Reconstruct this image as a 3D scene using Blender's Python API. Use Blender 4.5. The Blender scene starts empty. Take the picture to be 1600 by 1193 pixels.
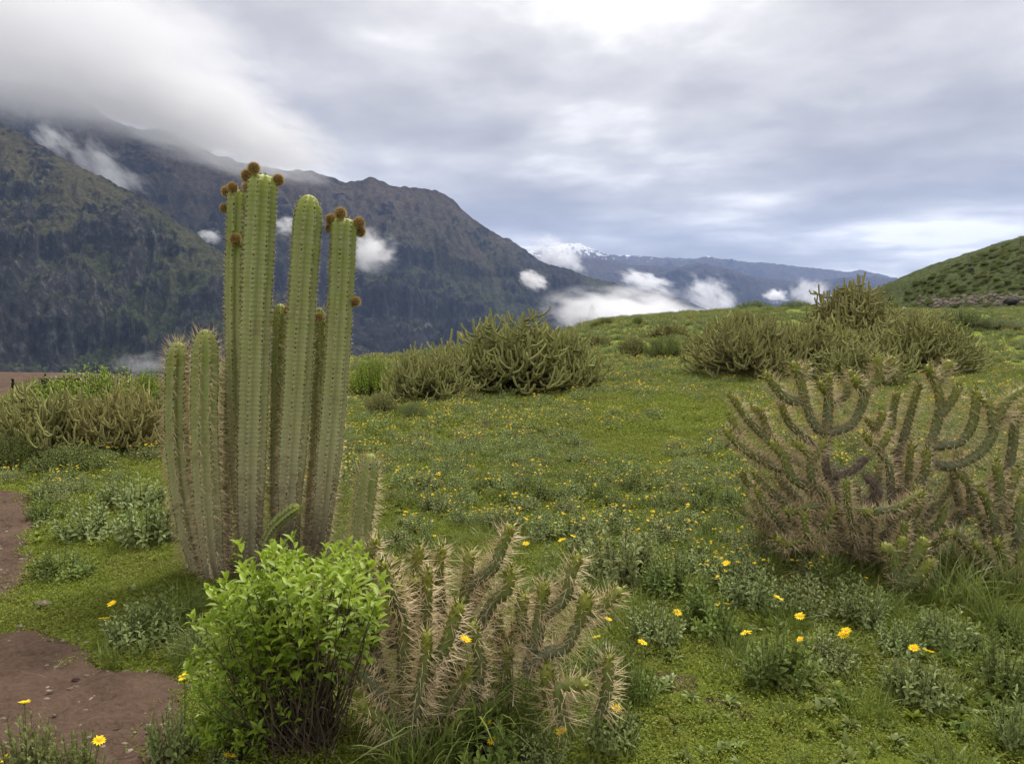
import bpy, math, random
import numpy as np
from mathutils import Vector, Matrix

R = math.radians
random.seed(7)
rng = np.random.default_rng(11)
S = bpy.context.scene
COL = S.collection

# ------------------------------------------------------------------ camera
EYE = 1.65          # camera height above the turf, metres
FPX = 1150.0        # focal length in photograph pixels (1600 wide)
PITCH = R(4.8)      # looking slightly down
cam_d = bpy.data.cameras.new('camera')
cam_d.sensor_width = 36.0
cam_d.lens = 36.0 * FPX / 1600.0
cam_d.clip_start = 0.05
cam_d.clip_end = 90000.0
cam = bpy.data.objects.new('camera', cam_d)
cam.location = (0, 0, EYE)
cam.rotation_euler = (R(90) - PITCH, 0, 0)
COL.objects.link(cam)
S.camera = cam

# ------------------------------------------------------------------ render look
S.view_settings.view_transform = 'Standard'
S.view_settings.look = 'None'
S.view_settings.gamma = 1.0
S.view_settings.use_curve_mapping = False
S.view_settings.exposure = 2.08
S.cycles.max_bounces = 12
S.cycles.diffuse_bounces = 3
S.cycles.transmission_bounces = 4
S.cycles.volume_bounces = 8
S.cycles.transparent_max_bounces = 32
S.cycles.caustics_reflective = False
S.cycles.caustics_refractive = False

# ------------------------------------------------------------------ world: overcast sky
SUN_EL, SUN_AZ = R(58), R(25)      # azimuth measured from +Y (view direction) to +X
W = bpy.data.worlds.new('World')
S.world = W
W.use_nodes = True
nt = W.node_tree
nt.nodes.clear()
N = nt.nodes.new
L = nt.links.new
def M_(op, a, b=None, c=None):
    n = N('ShaderNodeMath'); n.operation = op
    for i, v in enumerate((a, b, c)):
        if v is None: continue
        if isinstance(v, (int, float)): n.inputs[i].default_value = v
        else: L(v, n.inputs[i])
    return n.outputs[0]
out = N('ShaderNodeOutputWorld')
sky = N('ShaderNodeTexSky')
sky.sky_type = 'NISHITA'; sky.sun_disc = False
sky.sun_elevation = SUN_EL; sky.sun_rotation = SUN_AZ
sky.altitude = 3300; sky.air_density = 1.0; sky.dust_density = 1.5
bg_sky = N('ShaderNodeBackground'); L(sky.outputs[0], bg_sky.inputs[0]); bg_sky.inputs[1].default_value = 0.1
tc = N('ShaderNodeTexCoord')
sep = N('ShaderNodeSeparateXYZ'); L(tc.outputs['Generated'], sep.inputs[0])
zc = M_('ADD', M_('MAXIMUM', sep.outputs[2], 0.0), 0.115)
px_ = M_('DIVIDE', sep.outputs[0], zc); py_ = M_('DIVIDE', sep.outputs[1], zc)
cmb = N('ShaderNodeCombineXYZ'); L(px_, cmb.inputs[0]); L(py_, cmb.inputs[1])
def sky_noise(off, scale, detail, rough, dist):
    mp = N('ShaderNodeMapping'); mp.inputs['Location'].default_value = off
    L(cmb.outputs[0], mp.inputs[0])
    n = N('ShaderNodeTexNoise'); n.inputs['Scale'].default_value = scale
    n.inputs['Detail'].default_value = detail; n.inputs['Roughness'].default_value = rough
    n.inputs['Distortion'].default_value = dist
    L(mp.outputs[0], n.inputs['Vector']); return n.outputs['Fac']
n1 = sky_noise((3.3, 1.7, 0.4), 0.95, 6, 0.5, 0.1)
n2 = sky_noise((0.9, 6.2, 2.0), 0.40, 2, 0.5, 0.2)
n3 = sky_noise((5.0, 2.2, 7.0), 3.4, 4, 0.55, 0.1)
val = M_('ADD', M_('ADD', M_('MULTIPLY', n1, 0.5), M_('MULTIPLY', n2, 0.38)), M_('MULTIPLY', n3, 0.12))
ramp = N('ShaderNodeValToRGB'); L(val, ramp.inputs[0])
els = ramp.color_ramp.elements
els[0].position = 0.405; els[0].color = (0.090, 0.085, 0.083, 1)
els[1].position = 0.60; els[1].color = (0.345, 0.332, 0.31, 1)
for p, c in ((0.46, (0.117, 0.111, 0.107, 1)), (0.51, (0.156, 0.149, 0.141, 1)), (0.555, (0.229, 0.219, 0.206, 1))):
    e = els.new(p); e.color = c
# an overcast sky grows brighter towards the zenith
grad = M_('ADD', M_('MULTIPLY', M_('MAXIMUM', sep.outputs[2], 0.0), 1.7), 0.80)
bg_cl = N('ShaderNodeBackground'); L(ramp.outputs[0], bg_cl.inputs[0]); L(grad, bg_cl.inputs[1])
mixw = N('ShaderNodeMixShader'); mixw.inputs[0].default_value = 0.97
L(bg_sky.outputs[0], mixw.inputs[1]); L(bg_cl.outputs[0], mixw.inputs[2])
L(mixw.outputs[0], out.inputs[0])
W.cycles.sampling_method = 'AUTOMATIC'

# ------------------------------------------------------------------ sun behind the clouds
sun_d = bpy.data.lights.new('sun', 'SUN')
sun_d.energy = 1.5; sun_d.angle = R(24); sun_d.color = (1.0, 0.95, 0.87)
sun = bpy.data.objects.new('sun', sun_d)
sdir = Vector((math.cos(SUN_EL) * math.sin(SUN_AZ), math.cos(SUN_EL) * math.cos(SUN_AZ), math.sin(SUN_EL)))
sun.rotation_euler = (-sdir).to_track_quat('-Z', 'Y').to_euler()
sun.location = (0, 0, 60)
COL.objects.link(sun)

# ------------------------------------------------------------------ helpers
def at(u, v, Y):
    """world point on the sight line of photograph pixel (u, v) at forward distance Y"""
    x = (u - 800.0) / FPX; z = (596.5 - v) / FPX
    dy = math.cos(PITCH) + z * math.sin(PITCH)
    dz = -math.sin(PITCH) + z * math.cos(PITCH)
    k = Y / dy
    return Vector((x * k, Y, EYE + dz * k))

def sstep(a, b, x):
    t = np.clip((np.asarray(x, float) - a) / (b - a), 0, 1)
    return t * t * (3 - 2 * t)

def _hash(ix, iy, seed):
    h = (ix.astype(np.int64) * 374761393 + iy.astype(np.int64) * 668265263 + seed * 974634777) & 0xFFFFFFFF
    h = ((h ^ (h >> 13)) * 1274126177) & 0xFFFFFFFF
    h = ((h ^ (h >> 16)) * 2246822519) & 0xFFFFFFFF
    return ((h ^ (h >> 13)) & 0xFFFFFF) / float(0xFFFFFF)

def vn(x, y, seed=0):
    x = np.asarray(x, float); y = np.asarray(y, float)
    ix = np.floor(x); iy = np.floor(y); fx = x - ix; fy = y - iy
    fx = fx * fx * fx * (fx * (fx * 6 - 15) + 10); fy = fy * fy * fy * (fy * (fy * 6 - 15) + 10)
    a = _hash(ix, iy, seed); b = _hash(ix + 1, iy, seed); c = _hash(ix, iy + 1, seed); d = _hash(ix + 1, iy + 1, seed)
    return (a * (1 - fx) + b * fx) * (1 - fy) + (c * (1 - fx) + d * fx) * fy

def fbm(x, y, seed=0, octv=5, gain=0.5):
    s = 0; a = 1; t = 0
    for o in range(octv):
        s = s + a * vn(x, y, seed + o * 17); t += a
        ca, sa = 0.8 * 2.03, 0.6 * 2.03
        x, y = x * ca - y * sa, x * sa + y * ca; a *= gain
    return s / t

def ridged(x, y, seed=0, octv=5, gain=0.5):
    s = 0; a = 1; t = 0
    for o in range(octv):
        s = s + a * (1 - np.abs(2 * vn(x, y, seed + o * 13) - 1)); t += a
        ca, sa = 0.8 * 2.0, 0.6 * 2.0
        x, y = x * ca - y * sa, x * sa + y * ca; a *= gain
    return s / t

class MB:
    """collects vertices and faces; build() makes ONE mesh"""
    def __init__(s): s.v = []; s.n = 0; s.f = []; s.att = {}
    def add(s, verts, faces, mat=0, **att):
        verts = np.asarray(verts, float).reshape(-1, 3); faces = np.asarray(faces, int)
        k = len(verts)
        s.v.append(verts); s.f.append((faces + s.n, mat))
        for name in set(list(att) + list(s.att)):
            lst = s.att.setdefault(name, [])
            have = sum(len(a) for a in lst)
            if have < s.n: lst.append(np.zeros(s.n - have))
            if name in att: lst.append(np.broadcast_to(np.asarray(att[name], float), (k,)).copy())
        s.n += k
    def mesh(s, name, mats, smooth=False):
        me = bpy.data.meshes.new(name)
        v = np.concatenate(s.v).astype(np.float32)
        loops = np.concatenate([f.ravel() for f, m in s.f]).astype(np.int32)
        tot = np.concatenate([np.full(len(f), f.shape[1]) for f, m in s.f]).astype(np.int32)
        mi = np.concatenate([np.full(len(f), m) for f, m in s.f]).astype(np.int32)
        start = np.concatenate([[0], np.cumsum(tot)[:-1]]).astype(np.int32)
        me.vertices.add(len(v)); me.vertices.foreach_set('co', v.ravel())
        me.loops.add(len(loops)); me.loops.foreach_set('vertex_index', loops)
        me.polygons.add(len(tot)); me.polygons.foreach_set('loop_start', start)
        me.polygons.foreach_set('material_index', mi)
        if smooth is True: me.polygons.foreach_set('use_smooth', np.ones(len(tot), bool))
        elif smooth: me.polygons.foreach_set('use_smooth', np.isin(mi, list(smooth)))
        else: me.polygons.foreach_set('use_smooth', np.zeros(len(tot), bool))
        for name_, lst in s.att.items():
            a = np.concatenate(lst) if lst else np.zeros(0)
            if len(a) < len(v): a = np.concatenate([a, np.zeros(len(v) - len(a))])
            at_ = me.attributes.new(name_, 'FLOAT', 'POINT'); at_.data.foreach_set('value', a.astype(np.float32))
        for m in (mats if isinstance(mats, (list, tuple)) else [mats]): me.materials.append(m)
        me.update(calc_edges=True); me.validate()
        return me

def obj(name, me, parent=None, loc=None, kind=None, col=None):
    o = bpy.data.objects.new(name, me)
    (col or COL).objects.link(o)
    if parent is not None: o.parent = parent
    if loc is not None: o.location = loc
    if kind: o['kind'] = kind
    return o

def tag(o, label, cat, group=None, kind=None):
    o['label'] = label; o['category'] = cat
    if group: o['group'] = group
    if kind: o['kind'] = kind
    return o

def empty(name, loc=(0, 0, 0), rz=0.0):
    o = bpy.data.objects.new(name, None); COL.objects.link(o)
    o.location = loc; o.rotation_euler = (0, 0, rz); o.empty_display_size = 0.1
    return o

def grid_faces(nr, nc, wrap=False):
    i = np.arange(nr - 1)[:, None]; j = np.arange(nc if wrap else nc - 1)[None, :]
    j2 = (j + 1) % nc if wrap else j + 1
    return np.stack([i * nc + j, i * nc + j2, (i + 1) * nc + j2, (i + 1) * nc + j], -1).reshape(-1, 4)

# ---- material building
class MT:
    def __init__(s, name, rough=0.8, spec=0.2):
        s.m = bpy.data.materials.new(name); s.m.use_nodes = True
        s.t = s.m.node_tree; s.t.nodes.clear()
        s.out = s.N('ShaderNodeOutputMaterial'); s.b = s.N('ShaderNodeBsdfPrincipled')
        s.b.inputs['Roughness'].default_value = rough; s.b.inputs['Specular IOR Level'].default_value = spec
        s.L(s.b.outputs[0], s.out.inputs[0])
    def N(s, t): return s.t.nodes.new(t)
    def L(s, a, b): s.t.links.new(a, b)
    def put(s, sock, v):
        if isinstance(v, (int, float)): sock.default_value = v
        elif isinstance(v, tuple): sock.default_value = v if len(v) == 4 or sock.type == 'VECTOR' else v + (1,)
        else: s.L(v, sock)
    def math(s, op, a, b=0.0, clamp=False):
        n = s.N('ShaderNodeMath'); n.operation = op; n.use_clamp = clamp
        s.put(n.inputs[0], a); s.put(n.inputs[1], b); return n.outputs[0]
    def mix(s, f, a, b, mode='MIX'):
        n = s.N('ShaderNodeMix'); n.data_type = 'RGBA'; n.blend_type = mode
        s.put(n.inputs[0], f); s.put(n.inputs[6], a); s.put(n.inputs[7], b); return n.outputs[2]
    def coord(s, which='Object', scale=(1, 1, 1)):
        t = s.N('ShaderNodeTexCoord'); m = s.N('ShaderNodeMapping')
        m.inputs['Scale'].default_value = scale; s.L(t.outputs[which], m.inputs[0]); return m.outputs[0]
    def pos(s, scale=(1, 1, 1)):
        g = s.N('ShaderNodeNewGeometry'); m = s.N('ShaderNodeMapping')
        m.inputs['Scale'].default_value = scale; s.L(g.outputs['Position'], m.inputs[0]); return m.outputs[0]
    def noise(s, vec, scale, detail=4, rough=0.55, dist=0.0):
        n = s.N('ShaderNodeTexNoise'); s.L(vec, n.inputs['Vector'])
        n.inputs['Scale'].default_value = scale; n.inputs['Detail'].default_value = detail
        n.inputs['Roughness'].default_value = rough; n.inputs['Distortion'].default_value = dist
        return n.outputs['Fac']
    def ramp(s, fac, *stops):
        n = s.N('ShaderNodeValToRGB'); s.L(fac, n.inputs[0]); e = n.color_ramp.elements
        def cc(c): return (c, c, c, 1) if isinstance(c, (int, float)) else tuple(c) + (1,)
        e[0].position, e[0].color = stops[0][0], cc(stops[0][1])
        e[1].position, e[1].color = stops[-1][0], cc(stops[-1][1])
        for p, c in stops[1:-1]:
            k = e.new(p); k.color = cc(c)
        return n.outputs[0]
    def attr(s, name):
        n = s.N('ShaderNodeAttribute'); n.attribute_name = name; return n.outputs['Fac']
    def rand(s): return s.N('ShaderNodeObjectInfo').outputs['Random']
    def bump(s, h, strength=0.5, dist=0.02):
        n = s.N('ShaderNodeBump'); n.inputs['Strength'].default_value = strength
        n.inputs['Distance'].default_value = dist; s.L(h, n.inputs['Height']); s.L(n.outputs[0], s.b.inputs['Normal'])
    def color(s, c): s.put(s.b.inputs['Base Color'], c); s.c = c; return s
    def translucent(s, amount, c=None):
        t = s.N('ShaderNodeBsdfTranslucent'); s.put(t.inputs[0], c if c is not None else s.c)
        m = s.N('ShaderNodeMixShader'); m.inputs[0].default_value = amount
        s.L(s.b.outputs[0], m.inputs[1]); s.L(t.outputs[0], m.inputs[2]); s.L(m.outputs[0], s.out.inputs[0]); return s

# ================================================================== the setting
# ---- terrain height: a flat meadow on a canyon rim that rises gently to the far right
T_KEY = [-2.0, -0.7, -0.45, -0.2, -0.1, 0.0, 0.07, 0.13, 0.22, 0.40, 0.60, 2.0]
E_KEY = [13, 15, 19, 33, 39, 50, 60, 72, 90, 120, 400, 600]
Z_KEY = [-0.4, -0.3, -0.2, -0.06, 0.0, 0.32, 0.95, 1.78, 2.15, 2.6, 2.4, 2.4]
def ground_raw(x, y):
    x = np.asarray(x, float); y = np.asarray(y, float)
    t = x / np.maximum(y, 6.0)
    E = np.interp(t, T_KEY, E_KEY); Zr = np.interp(t, T_KEY, Z_KEY)
    d = np.hypot(x, y)
    z = Zr * np.where(t < -.1, sstep(9, 24, y), sstep(14, 68, y))
    z = z + 0.10 * (vn(x / 2.6, y / 2.6, 5) - 0.5) * sstep(1, 6, d) + 0.45 * (vn(x / 11, y / 11, 8) - 0.5) * sstep(12, 40, d)
    z = z + 0.035 * (vn(x / 0.7, y / 0.7, 9) - 0.5)
    over = np.maximum(y - E * (1 + 0.06 * (vn(x / 6, y * 0, 3) - 0.5)), 0)
    z = z - np.minimum(0.9 * over * sstep(0, 12, over) + 0.12 * over, 420)
    return z
def gz(x, y): return float(ground_raw(x, y))

def on_ground(u, v):
    """point of the terrain seen at photograph pixel (u, v)"""
    lo, prev = 1.2, None
    Y = 1.5
    while Y < 300:
        p = at(u, v, Y)
        if p.z < gz(p.x, p.y): break
        lo = Y; Y *= 1.03
    hi = Y
    for _ in range(24):
        m = (lo + hi) / 2; p = at(u, v, m)
        if p.z < gz(p.x, p.y): hi = m
        else: lo = m
    p = at(u, v, hi); p.z = gz(p.x, p.y)
    return p

# ---- where the red-brown dirt lies: the footpath and small bare patches
def poly_px(pts): return [tuple(on_ground(u, v).xy) for u, v in pts]
PATH = poly_px([(-30, 766), (52, 772), (62, 800), (48, 860), (58, 905), (20, 940), (-60, 950)]), \
       poly_px([(-60, 988), (50, 990), (100, 1012), (165, 1040), (215, 1048), (262, 1062), (285, 1120), (280, 1192), (275, 1300), (-300, 1400), (-400, 1000)])
BARE = [(on_ground(1040, 1062), 0.14, 0.13), (on_ground(1142, 1108), 0.16, 0.11), (on_ground(1330, 1168), 0.15, 0.06)]
def seg_dist(P, poly):
    """signed distance (positive inside) of points P (n,2) to polygon"""
    x, y = P[:, 0], P[:, 1]; n = len(poly)
    d = np.full(len(P), 1e9); ins = np.zeros(len(P), bool)
    for i in range(n):
        ax, ay = poly[i]; bx, by = poly[(i + 1) % n]
        ex, ey = bx - ax, by - ay
        t = np.clip(((x - ax) * ex + (y - ay) * ey) / (ex * ex + ey * ey), 0, 1)
        d = np.minimum(d, np.hypot(x - ax - t * ex, y - ay - t * ey))
        c = ((ay > y) != (by > y))
        ins ^= c & (x < (bx - ax) * (y - ay) / (by - ay + 1e-12) + ax)
    return np.where(ins, d, -d)
def path_sd(x, y):
    P = np.stack([np.ravel(x), np.ravel(y)], 1).astype(float)
    s = np.maximum(seg_dist(P, PATH[0]), seg_dist(P, PATH[1]))
    s = s + 0.22 * (fbm(P[:, 0] * 3.2, P[:, 1] * 3.2, 21, 4) - 0.5)
    return s.reshape(np.shape(x))
def bare_sd(x, y):
    s = np.full(np.shape(x), -9.0)
    for p, rx, ry in BARE:
        s = np.maximum(s, 0.14 * (1 - np.hypot((x - p.x) / rx, (y - p.y) / ry)))
    return s + 0.16 * (fbm(np.asarray(x) * 5, np.asarray(y) * 5, 31, 4) - 0.5)

# ---- materials of the ground
def soil_color(m):
    p = m.pos()
    n = m.noise(p, 1.6, 6, 0.6); f = m.noise(p, 38, 5, 0.65)
    c = m.ramp(n, (0.3, (0.036, 0.022, 0.015)), (0.52, (0.066, 0.041, 0.028)), (0.75, (0.112, 0.074, 0.052)))
    c = m.mix(m.ramp(f, (0.35, 0.0), (0.75, 0.6)), c, (0.125, 0.088, 0.066))
    return c, f
m = MT('path_soil', 0.95, 0.1); c, f = soil_color(m); m.color(c)
m.bump(m.math('ADD', f, m.math('MULTIPLY', m.noise(m.pos(), 9, 5), 1.6)), 0.7, 0.02); SOIL = m.m

m = MT('meadow_turf', 0.95, 0.1)
p = m.pos(); sc, f = soil_color(m)
g1 = m.noise(p, 0.35, 5, 0.55); g2 = m.noise(p, 9.0, 6, 0.7); g3 = m.noise(p, 60, 4, 0.7)
green = m.ramp(g1, (0.30, (0.070, 0.092, 0.018)), (0.45, (0.115, 0.150, 0.016)), (0.58, (0.140, 0.180, 0.016)), (0.72, (0.10, 0.135, 0.020)))
green = m.mix(m.ramp(g2, (0.40, 0.0), (0.70, 0.75)), green, (0.045, 0.060, 0.016))
green = m.mix(m.ramp(g3, (0.45, 0.0), (0.72, 0.6)), green, (0.16, 0.20, 0.035))
dirt = m.attr('dirt')
dmask = m.ramp(m.math('ADD', dirt, m.math('MULTIPLY', m.math('SUBTRACT', g2, 0.5), 0.9)), (0.42, 0.0), (0.58, 1.0))
m.color(m.mix(dmask, green, sc))
m.bump(m.math('ADD', m.math('MULTIPLY', g2, 2.0), g3), 0.8, 0.03); TURF = m.m

# ---- ground sheet, finer towards the viewpoint
nr, nc = 420, 420
yy = -7 + 7 * (np.exp(np.linspace(0, 1, nr) * math.log(112)) - 1) / 1.0
yy = np.concatenate([yy[:-1], [900]])
tt = np.tan(np.linspace(-1.05, 1.05, nc)) / math.tan(1.05) * 1.6
X = tt[None, :] * (yy[:, None] + 12.0); Y = np.repeat(yy[:, None], nc, 1)
Z = ground_raw(X, Y)
near = np.clip(0.5 + 4.0 * np.maximum(path_sd(X, Y), bare_sd(X, Y)), 0, 1)
mb = MB(); mb.add(np.stack([X, Y, Z], -1), grid_faces(nr, nc), 0, dirt=near.ravel())
obj('ground', mb.mesh('ground', TURF, True), kind='structure')

# ---- dirt footpath, a thin sheet lying on the ground
def footpath(name, y0, y1, x0, x1, step):
    xs = np.arange(x0, x1, step); ys = np.arange(y0, y1, step)
    X, Y = np.meshgrid(xs, ys); sd = path_sd(X, Y)
    f = grid_faces(len(ys), len(xs)); ok = (sd.ravel()[f] > 0.0).all(1); f = f[ok]
    used = np.unique(f); mp = -np.ones(X.size, int); mp[used] = np.arange(len(used))
    rough = 0.050 * (fbm(X * 5, Y * 5, 41, 5, .6) - 0.5) + 0.018 * (vn(X * 26, Y * 26, 44) - 0.5)
    Z = ground_raw(X, Y) + np.clip(sd, 0, 0.05) * 0.2 + 0.004 + rough * sstep(0, 0.1, sd) + 0.01 * sstep(0, 0.1, sd)
    V = np.stack([X, Y, Z], -1).reshape(-1, 3)[used]
    mb = MB(); mb.add(V, mp[f]); return obj(name, mb.mesh(name, SOIL, True), kind='structure')
footpath('footpath', -1.5, 9.5, -8.5, 1.0, 0.022)

# ---- the green hill on the right
HX = [60, 70, 78, 80, 84, 88.7, 92, 95, 99, 104, 118, 150, 200, 260]
HZ = [-14, -4, 2.6, 5.0, 6.6, 10.6, 11.6, 13.3, 15.2, 17.0, 21, 28, 34, 20]
def hill_raw(x, y):
    h = np.interp(x + 1.5 * (vn(x / 9, y / 9, 61) - 0.5), HX, HZ)
    base = 2.2
    prof = sstep(100, 150, y) ** 0.8
    z = base + (h - base) * prof - 40 * sstep(165, 300, y)
    z = z + (1.3 * (fbm(x / 7, y / 7, 63, 5) - 0.5) + 0.5 * (vn(x / 1.7, y / 1.7, 64) - 0.5)) * sstep(100, 115, y)
    return np.where(y < 100, base - 2.5, z)
xs = np.linspace(58, 240, 260); ys = np.linspace(99, 260, 200)
X, Y = np.meshgrid(xs, ys); mb = MB(); mb.add(np.stack([X, Y, hill_raw(X, Y)], -1), grid_faces(200, 260))
m = MT('hill_turf', 0.95, 0.1); p = m.pos()
a = m.noise(p, 0.16, 6, 0.65); b = m.noise(m.pos((1, 1, 2.2)), 0.9, 6, 0.7); c3 = m.noise(p, 5, 4, 0.7)
c = m.ramp(b, (0.36, (0.026, 0.034, 0.014)), (0.5, (0.062, 0.085, 0.022)), (0.64, (0.105, 0.14, 0.030)))
c = m.mix(m.ramp(a, (0.45, 0.0), (0.65, 0.55)), c, (0.10, 0.11, 0.045))
c = m.mix(m.ramp(c3, (0.5, 0.0), (0.75, 0.6)), c, (0.03, 0.04, 0.016))
m.color(c); m.bump(m.math('ADD', m.math('MULTIPLY', b, 2.0), c3), 1.0, 0.6); HILLT = m.m
obj('hill', mb.mesh('hill', HILLT, True), kind='structure')

# ---- mountains across the canyon
def rock_material(name, kind):
    m = MT(name, 0.95, 0.08); p = m.pos()
    geo = m.N('ShaderNodeNewGeometry'); sep = m.N('ShaderNodeSeparateXYZ'); m.L(geo.outputs['Normal'], sep.inputs[0])
    sepp = m.N('ShaderNodeSeparateXYZ'); m.L(geo.outputs['Position'], sepp.inputs[0])
    k = {'near': 1.0, 'main': 0.55, 'far': 0.16}[kind]
    n1 = m.noise(p, 0.004 * k, 8, 0.6); n2 = m.noise(m.pos((1, 1, 0.75)), 0.034 * k, 9, 0.72); n3 = m.noise(p, 0.07 * k, 7, 0.75)
    steep = m.math('ADD', m.math('ADD', sep.outputs[2], m.math('MULTIPLY', m.math('SUBTRACT', n2, 0.5), 0.8)), m.math('MULTIPLY', m.math('SUBTRACT', n1, 0.5), 1.5))
    alt = m.math('ADD', sepp.outputs[2], m.math('MULTIPLY', m.math('SUBTRACT', n1, 0.5), 900.0 / (1 if kind != 'far' else 0.7)))
    spur, rill = m.attr('spur'), m.attr('rill')
    steep = m.math('ADD', steep, m.math('MULTIPLY', m.math('SUBTRACT', 0.60, spur), 1.1))
    steep = m.math('ADD', steep, m.math('MULTIPLY', m.math('SUBTRACT', 0.55, rill), 0.9))
    if kind == 'near':
        veg = m.ramp(n3, (0.35, (0.016, 0.024, 0.011)), (0.50, (0.044, 0.056, 0.022)), (0.64, (0.100, 0.110, 0.045)))
        top = m.ramp(n3, (0.35, (0.052, 0.048, 0.024)), (0.65, (0.130, 0.115, 0.055)))
        rock = m.ramp(n2, (0.33, (0.007, 0.008, 0.008)), (0.47, (0.022, 0.022, 0.021)), (0.57, (0.055, 0.052, 0.048)), (0.67, (0.17, 0.16, 0.148)), (0.75, (0.30, 0.28, 0.26)))
        hi, lo = 480.0, 120.0
    elif kind == 'main':
        veg = m.ramp(n3, (0.35, (0.018, 0.026, 0.014)), (0.52, (0.046, 0.054, 0.024)), (0.68, (0.110, 0.105, 0.050)))
        top = m.ramp(n3, (0.3, (0.046, 0.034, 0.025)), (0.55, (0.095, 0.073, 0.052)), (0.7, (0.16, 0.128, 0.093)))
        rock = m.ramp(n2, (0.33, (0.006, 0.006, 0.008)), (0.47, (0.016, 0.0155, 0.018)), (0.58, (0.040, 0.037, 0.038)), (0.70, (0.12, 0.11, 0.105)))
        hi, lo = 700.0, 250.0
    else:
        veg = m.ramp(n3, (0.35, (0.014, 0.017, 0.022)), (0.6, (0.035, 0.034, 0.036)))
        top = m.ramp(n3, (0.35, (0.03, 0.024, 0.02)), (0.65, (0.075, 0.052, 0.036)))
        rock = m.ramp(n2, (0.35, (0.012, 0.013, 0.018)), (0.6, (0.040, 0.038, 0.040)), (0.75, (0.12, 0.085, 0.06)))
        hi, lo = 900.0, -100.0
    fhi = m.ramp(m.math('DIVIDE', m.math('SUBTRACT', alt, lo), hi - lo), (0.0, 0.0), (1.0, 1.0))
    grass = m.mix(fhi, veg, top)
    mask = m.ramp(m.math('ADD', steep, m.math('MULTIPLY', fhi, 0.30)), (0.60, 0.0), (0.78, 1.0)) if kind != 'main' else m.ramp(m.math('ADD', steep, m.math('MULTIPLY', fhi, 0.30)), (0.62, 0.0), (0.82, 1.0))
    c = m.mix(mask, rock, grass)
    scree = m.math('MULTIPLY', m.ramp(rill, (0.30, 1.0), (0.40, 0.0)), m.ramp(n3, (0.40, 0.0), (0.60, 0.8)))
    c = m.mix(scree, c, {'near': (0.15, 0.145, 0.13), 'main': (0.115, 0.10, 0.085), 'far': (0.06, 0.05, 0.045)}[kind])
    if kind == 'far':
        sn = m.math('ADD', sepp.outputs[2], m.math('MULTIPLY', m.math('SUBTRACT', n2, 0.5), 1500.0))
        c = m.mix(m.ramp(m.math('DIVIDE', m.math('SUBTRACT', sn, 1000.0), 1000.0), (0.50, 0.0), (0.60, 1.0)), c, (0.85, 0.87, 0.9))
    m.color(c)
    m.bump(m.math('ADD', m.math('MULTIPLY', n2, 1.5), n3), 0.9, {'near': 24, 'main': 45, 'far': 90}[kind])
    return m.m

def mountain(name, ridge, Wf, Wb, zbase, nx, ny, mat, lam, amp, seed, pw=1.0, rough=1.0, dirx=0.0, label=None):
    P = [at(u, v, Y) for u, v, Y in ridge]
    px = np.array([q.x for q in P]); py = np.array([q.y for q in P]); pz = np.array([q.z for q in P])
    o = np.argsort(px); px, py, pz = px[o], py[o], pz[o]
    xs = np.linspace(px[0], px[-1], nx)
    wt = np.concatenate([-np.linspace(0, 1, int(ny * 0.82))[::-1] ** 1.25, np.linspace(0, 1, ny - int(ny * 0.82) + 1)[1:] * (Wb / Wf)])
    Xr, w = np.meshgrid(xs, wt)
    yr = np.interp(xs, px, py); zr = np.interp(xs, px, pz)
    ker = np.hanning(9); ker /= ker.sum()
    yr = np.convolve(np.pad(yr, 4, 'edge'), ker, 'valid')
    YY = yr[None, :] + w * Wf
    XX = Xr + dirx * w * Wf
    H = zr[None, :] - zbase
    a = np.abs(w)
    z = zr[None, :] - H * a ** pw
    warp = 0.7 * lam * (fbm(XX / lam * 0.6, YY / lam * 0.6, seed + 3, 3) - 0.5)
    g = ridged((XX + warp) / lam, (YY + warp) / (lam * 2.3), seed, 6, 0.52)
    g2 = ridged((XX + warp) / (lam * 0.28), (YY - warp) / (lam * 0.6), seed + 50, 5, 0.55)
    grow = 0.05 + 0.95 * sstep(0.0, 0.30, a)
    g3 = ridged((XX + 0.5 * warp + 0.35 * YY) / (lam * 0.10), (YY - warp) / (lam * 0.26), seed + 70, 4, 0.55)
    z = z + amp * ((g - 0.62) * 2.1 * grow + 0.55 * (g2 - 0.55) * (0.10 + 0.90 * sstep(0, .12, a)) + 0.42 * (g3 - 0.55) * (0.05 + 0.95 * sstep(0, .06, a)))
    cl = fbm(XX / (lam * 0.9), z / (lam * 0.25) + YY / (lam * 3), seed + 80, 5)
    z = z + amp * 0.40 * (sstep(0.46, 0.53, cl) - 0.5) * grow
    z = z + rough * amp * 0.09 * (fbm(XX / (lam * 0.05), YY / (lam * 0.05), seed + 90, 4) - 0.5)
    mb = MB(); mb.add(np.stack([XX, YY, z], -1), grid_faces(len(wt), nx), 0, spur=g.ravel(), rill=(g2 * .65 + g3 * .35).ravel())
    ob = obj(name, mb.mesh(name, mat, True), kind='structure')
    return ob

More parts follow.
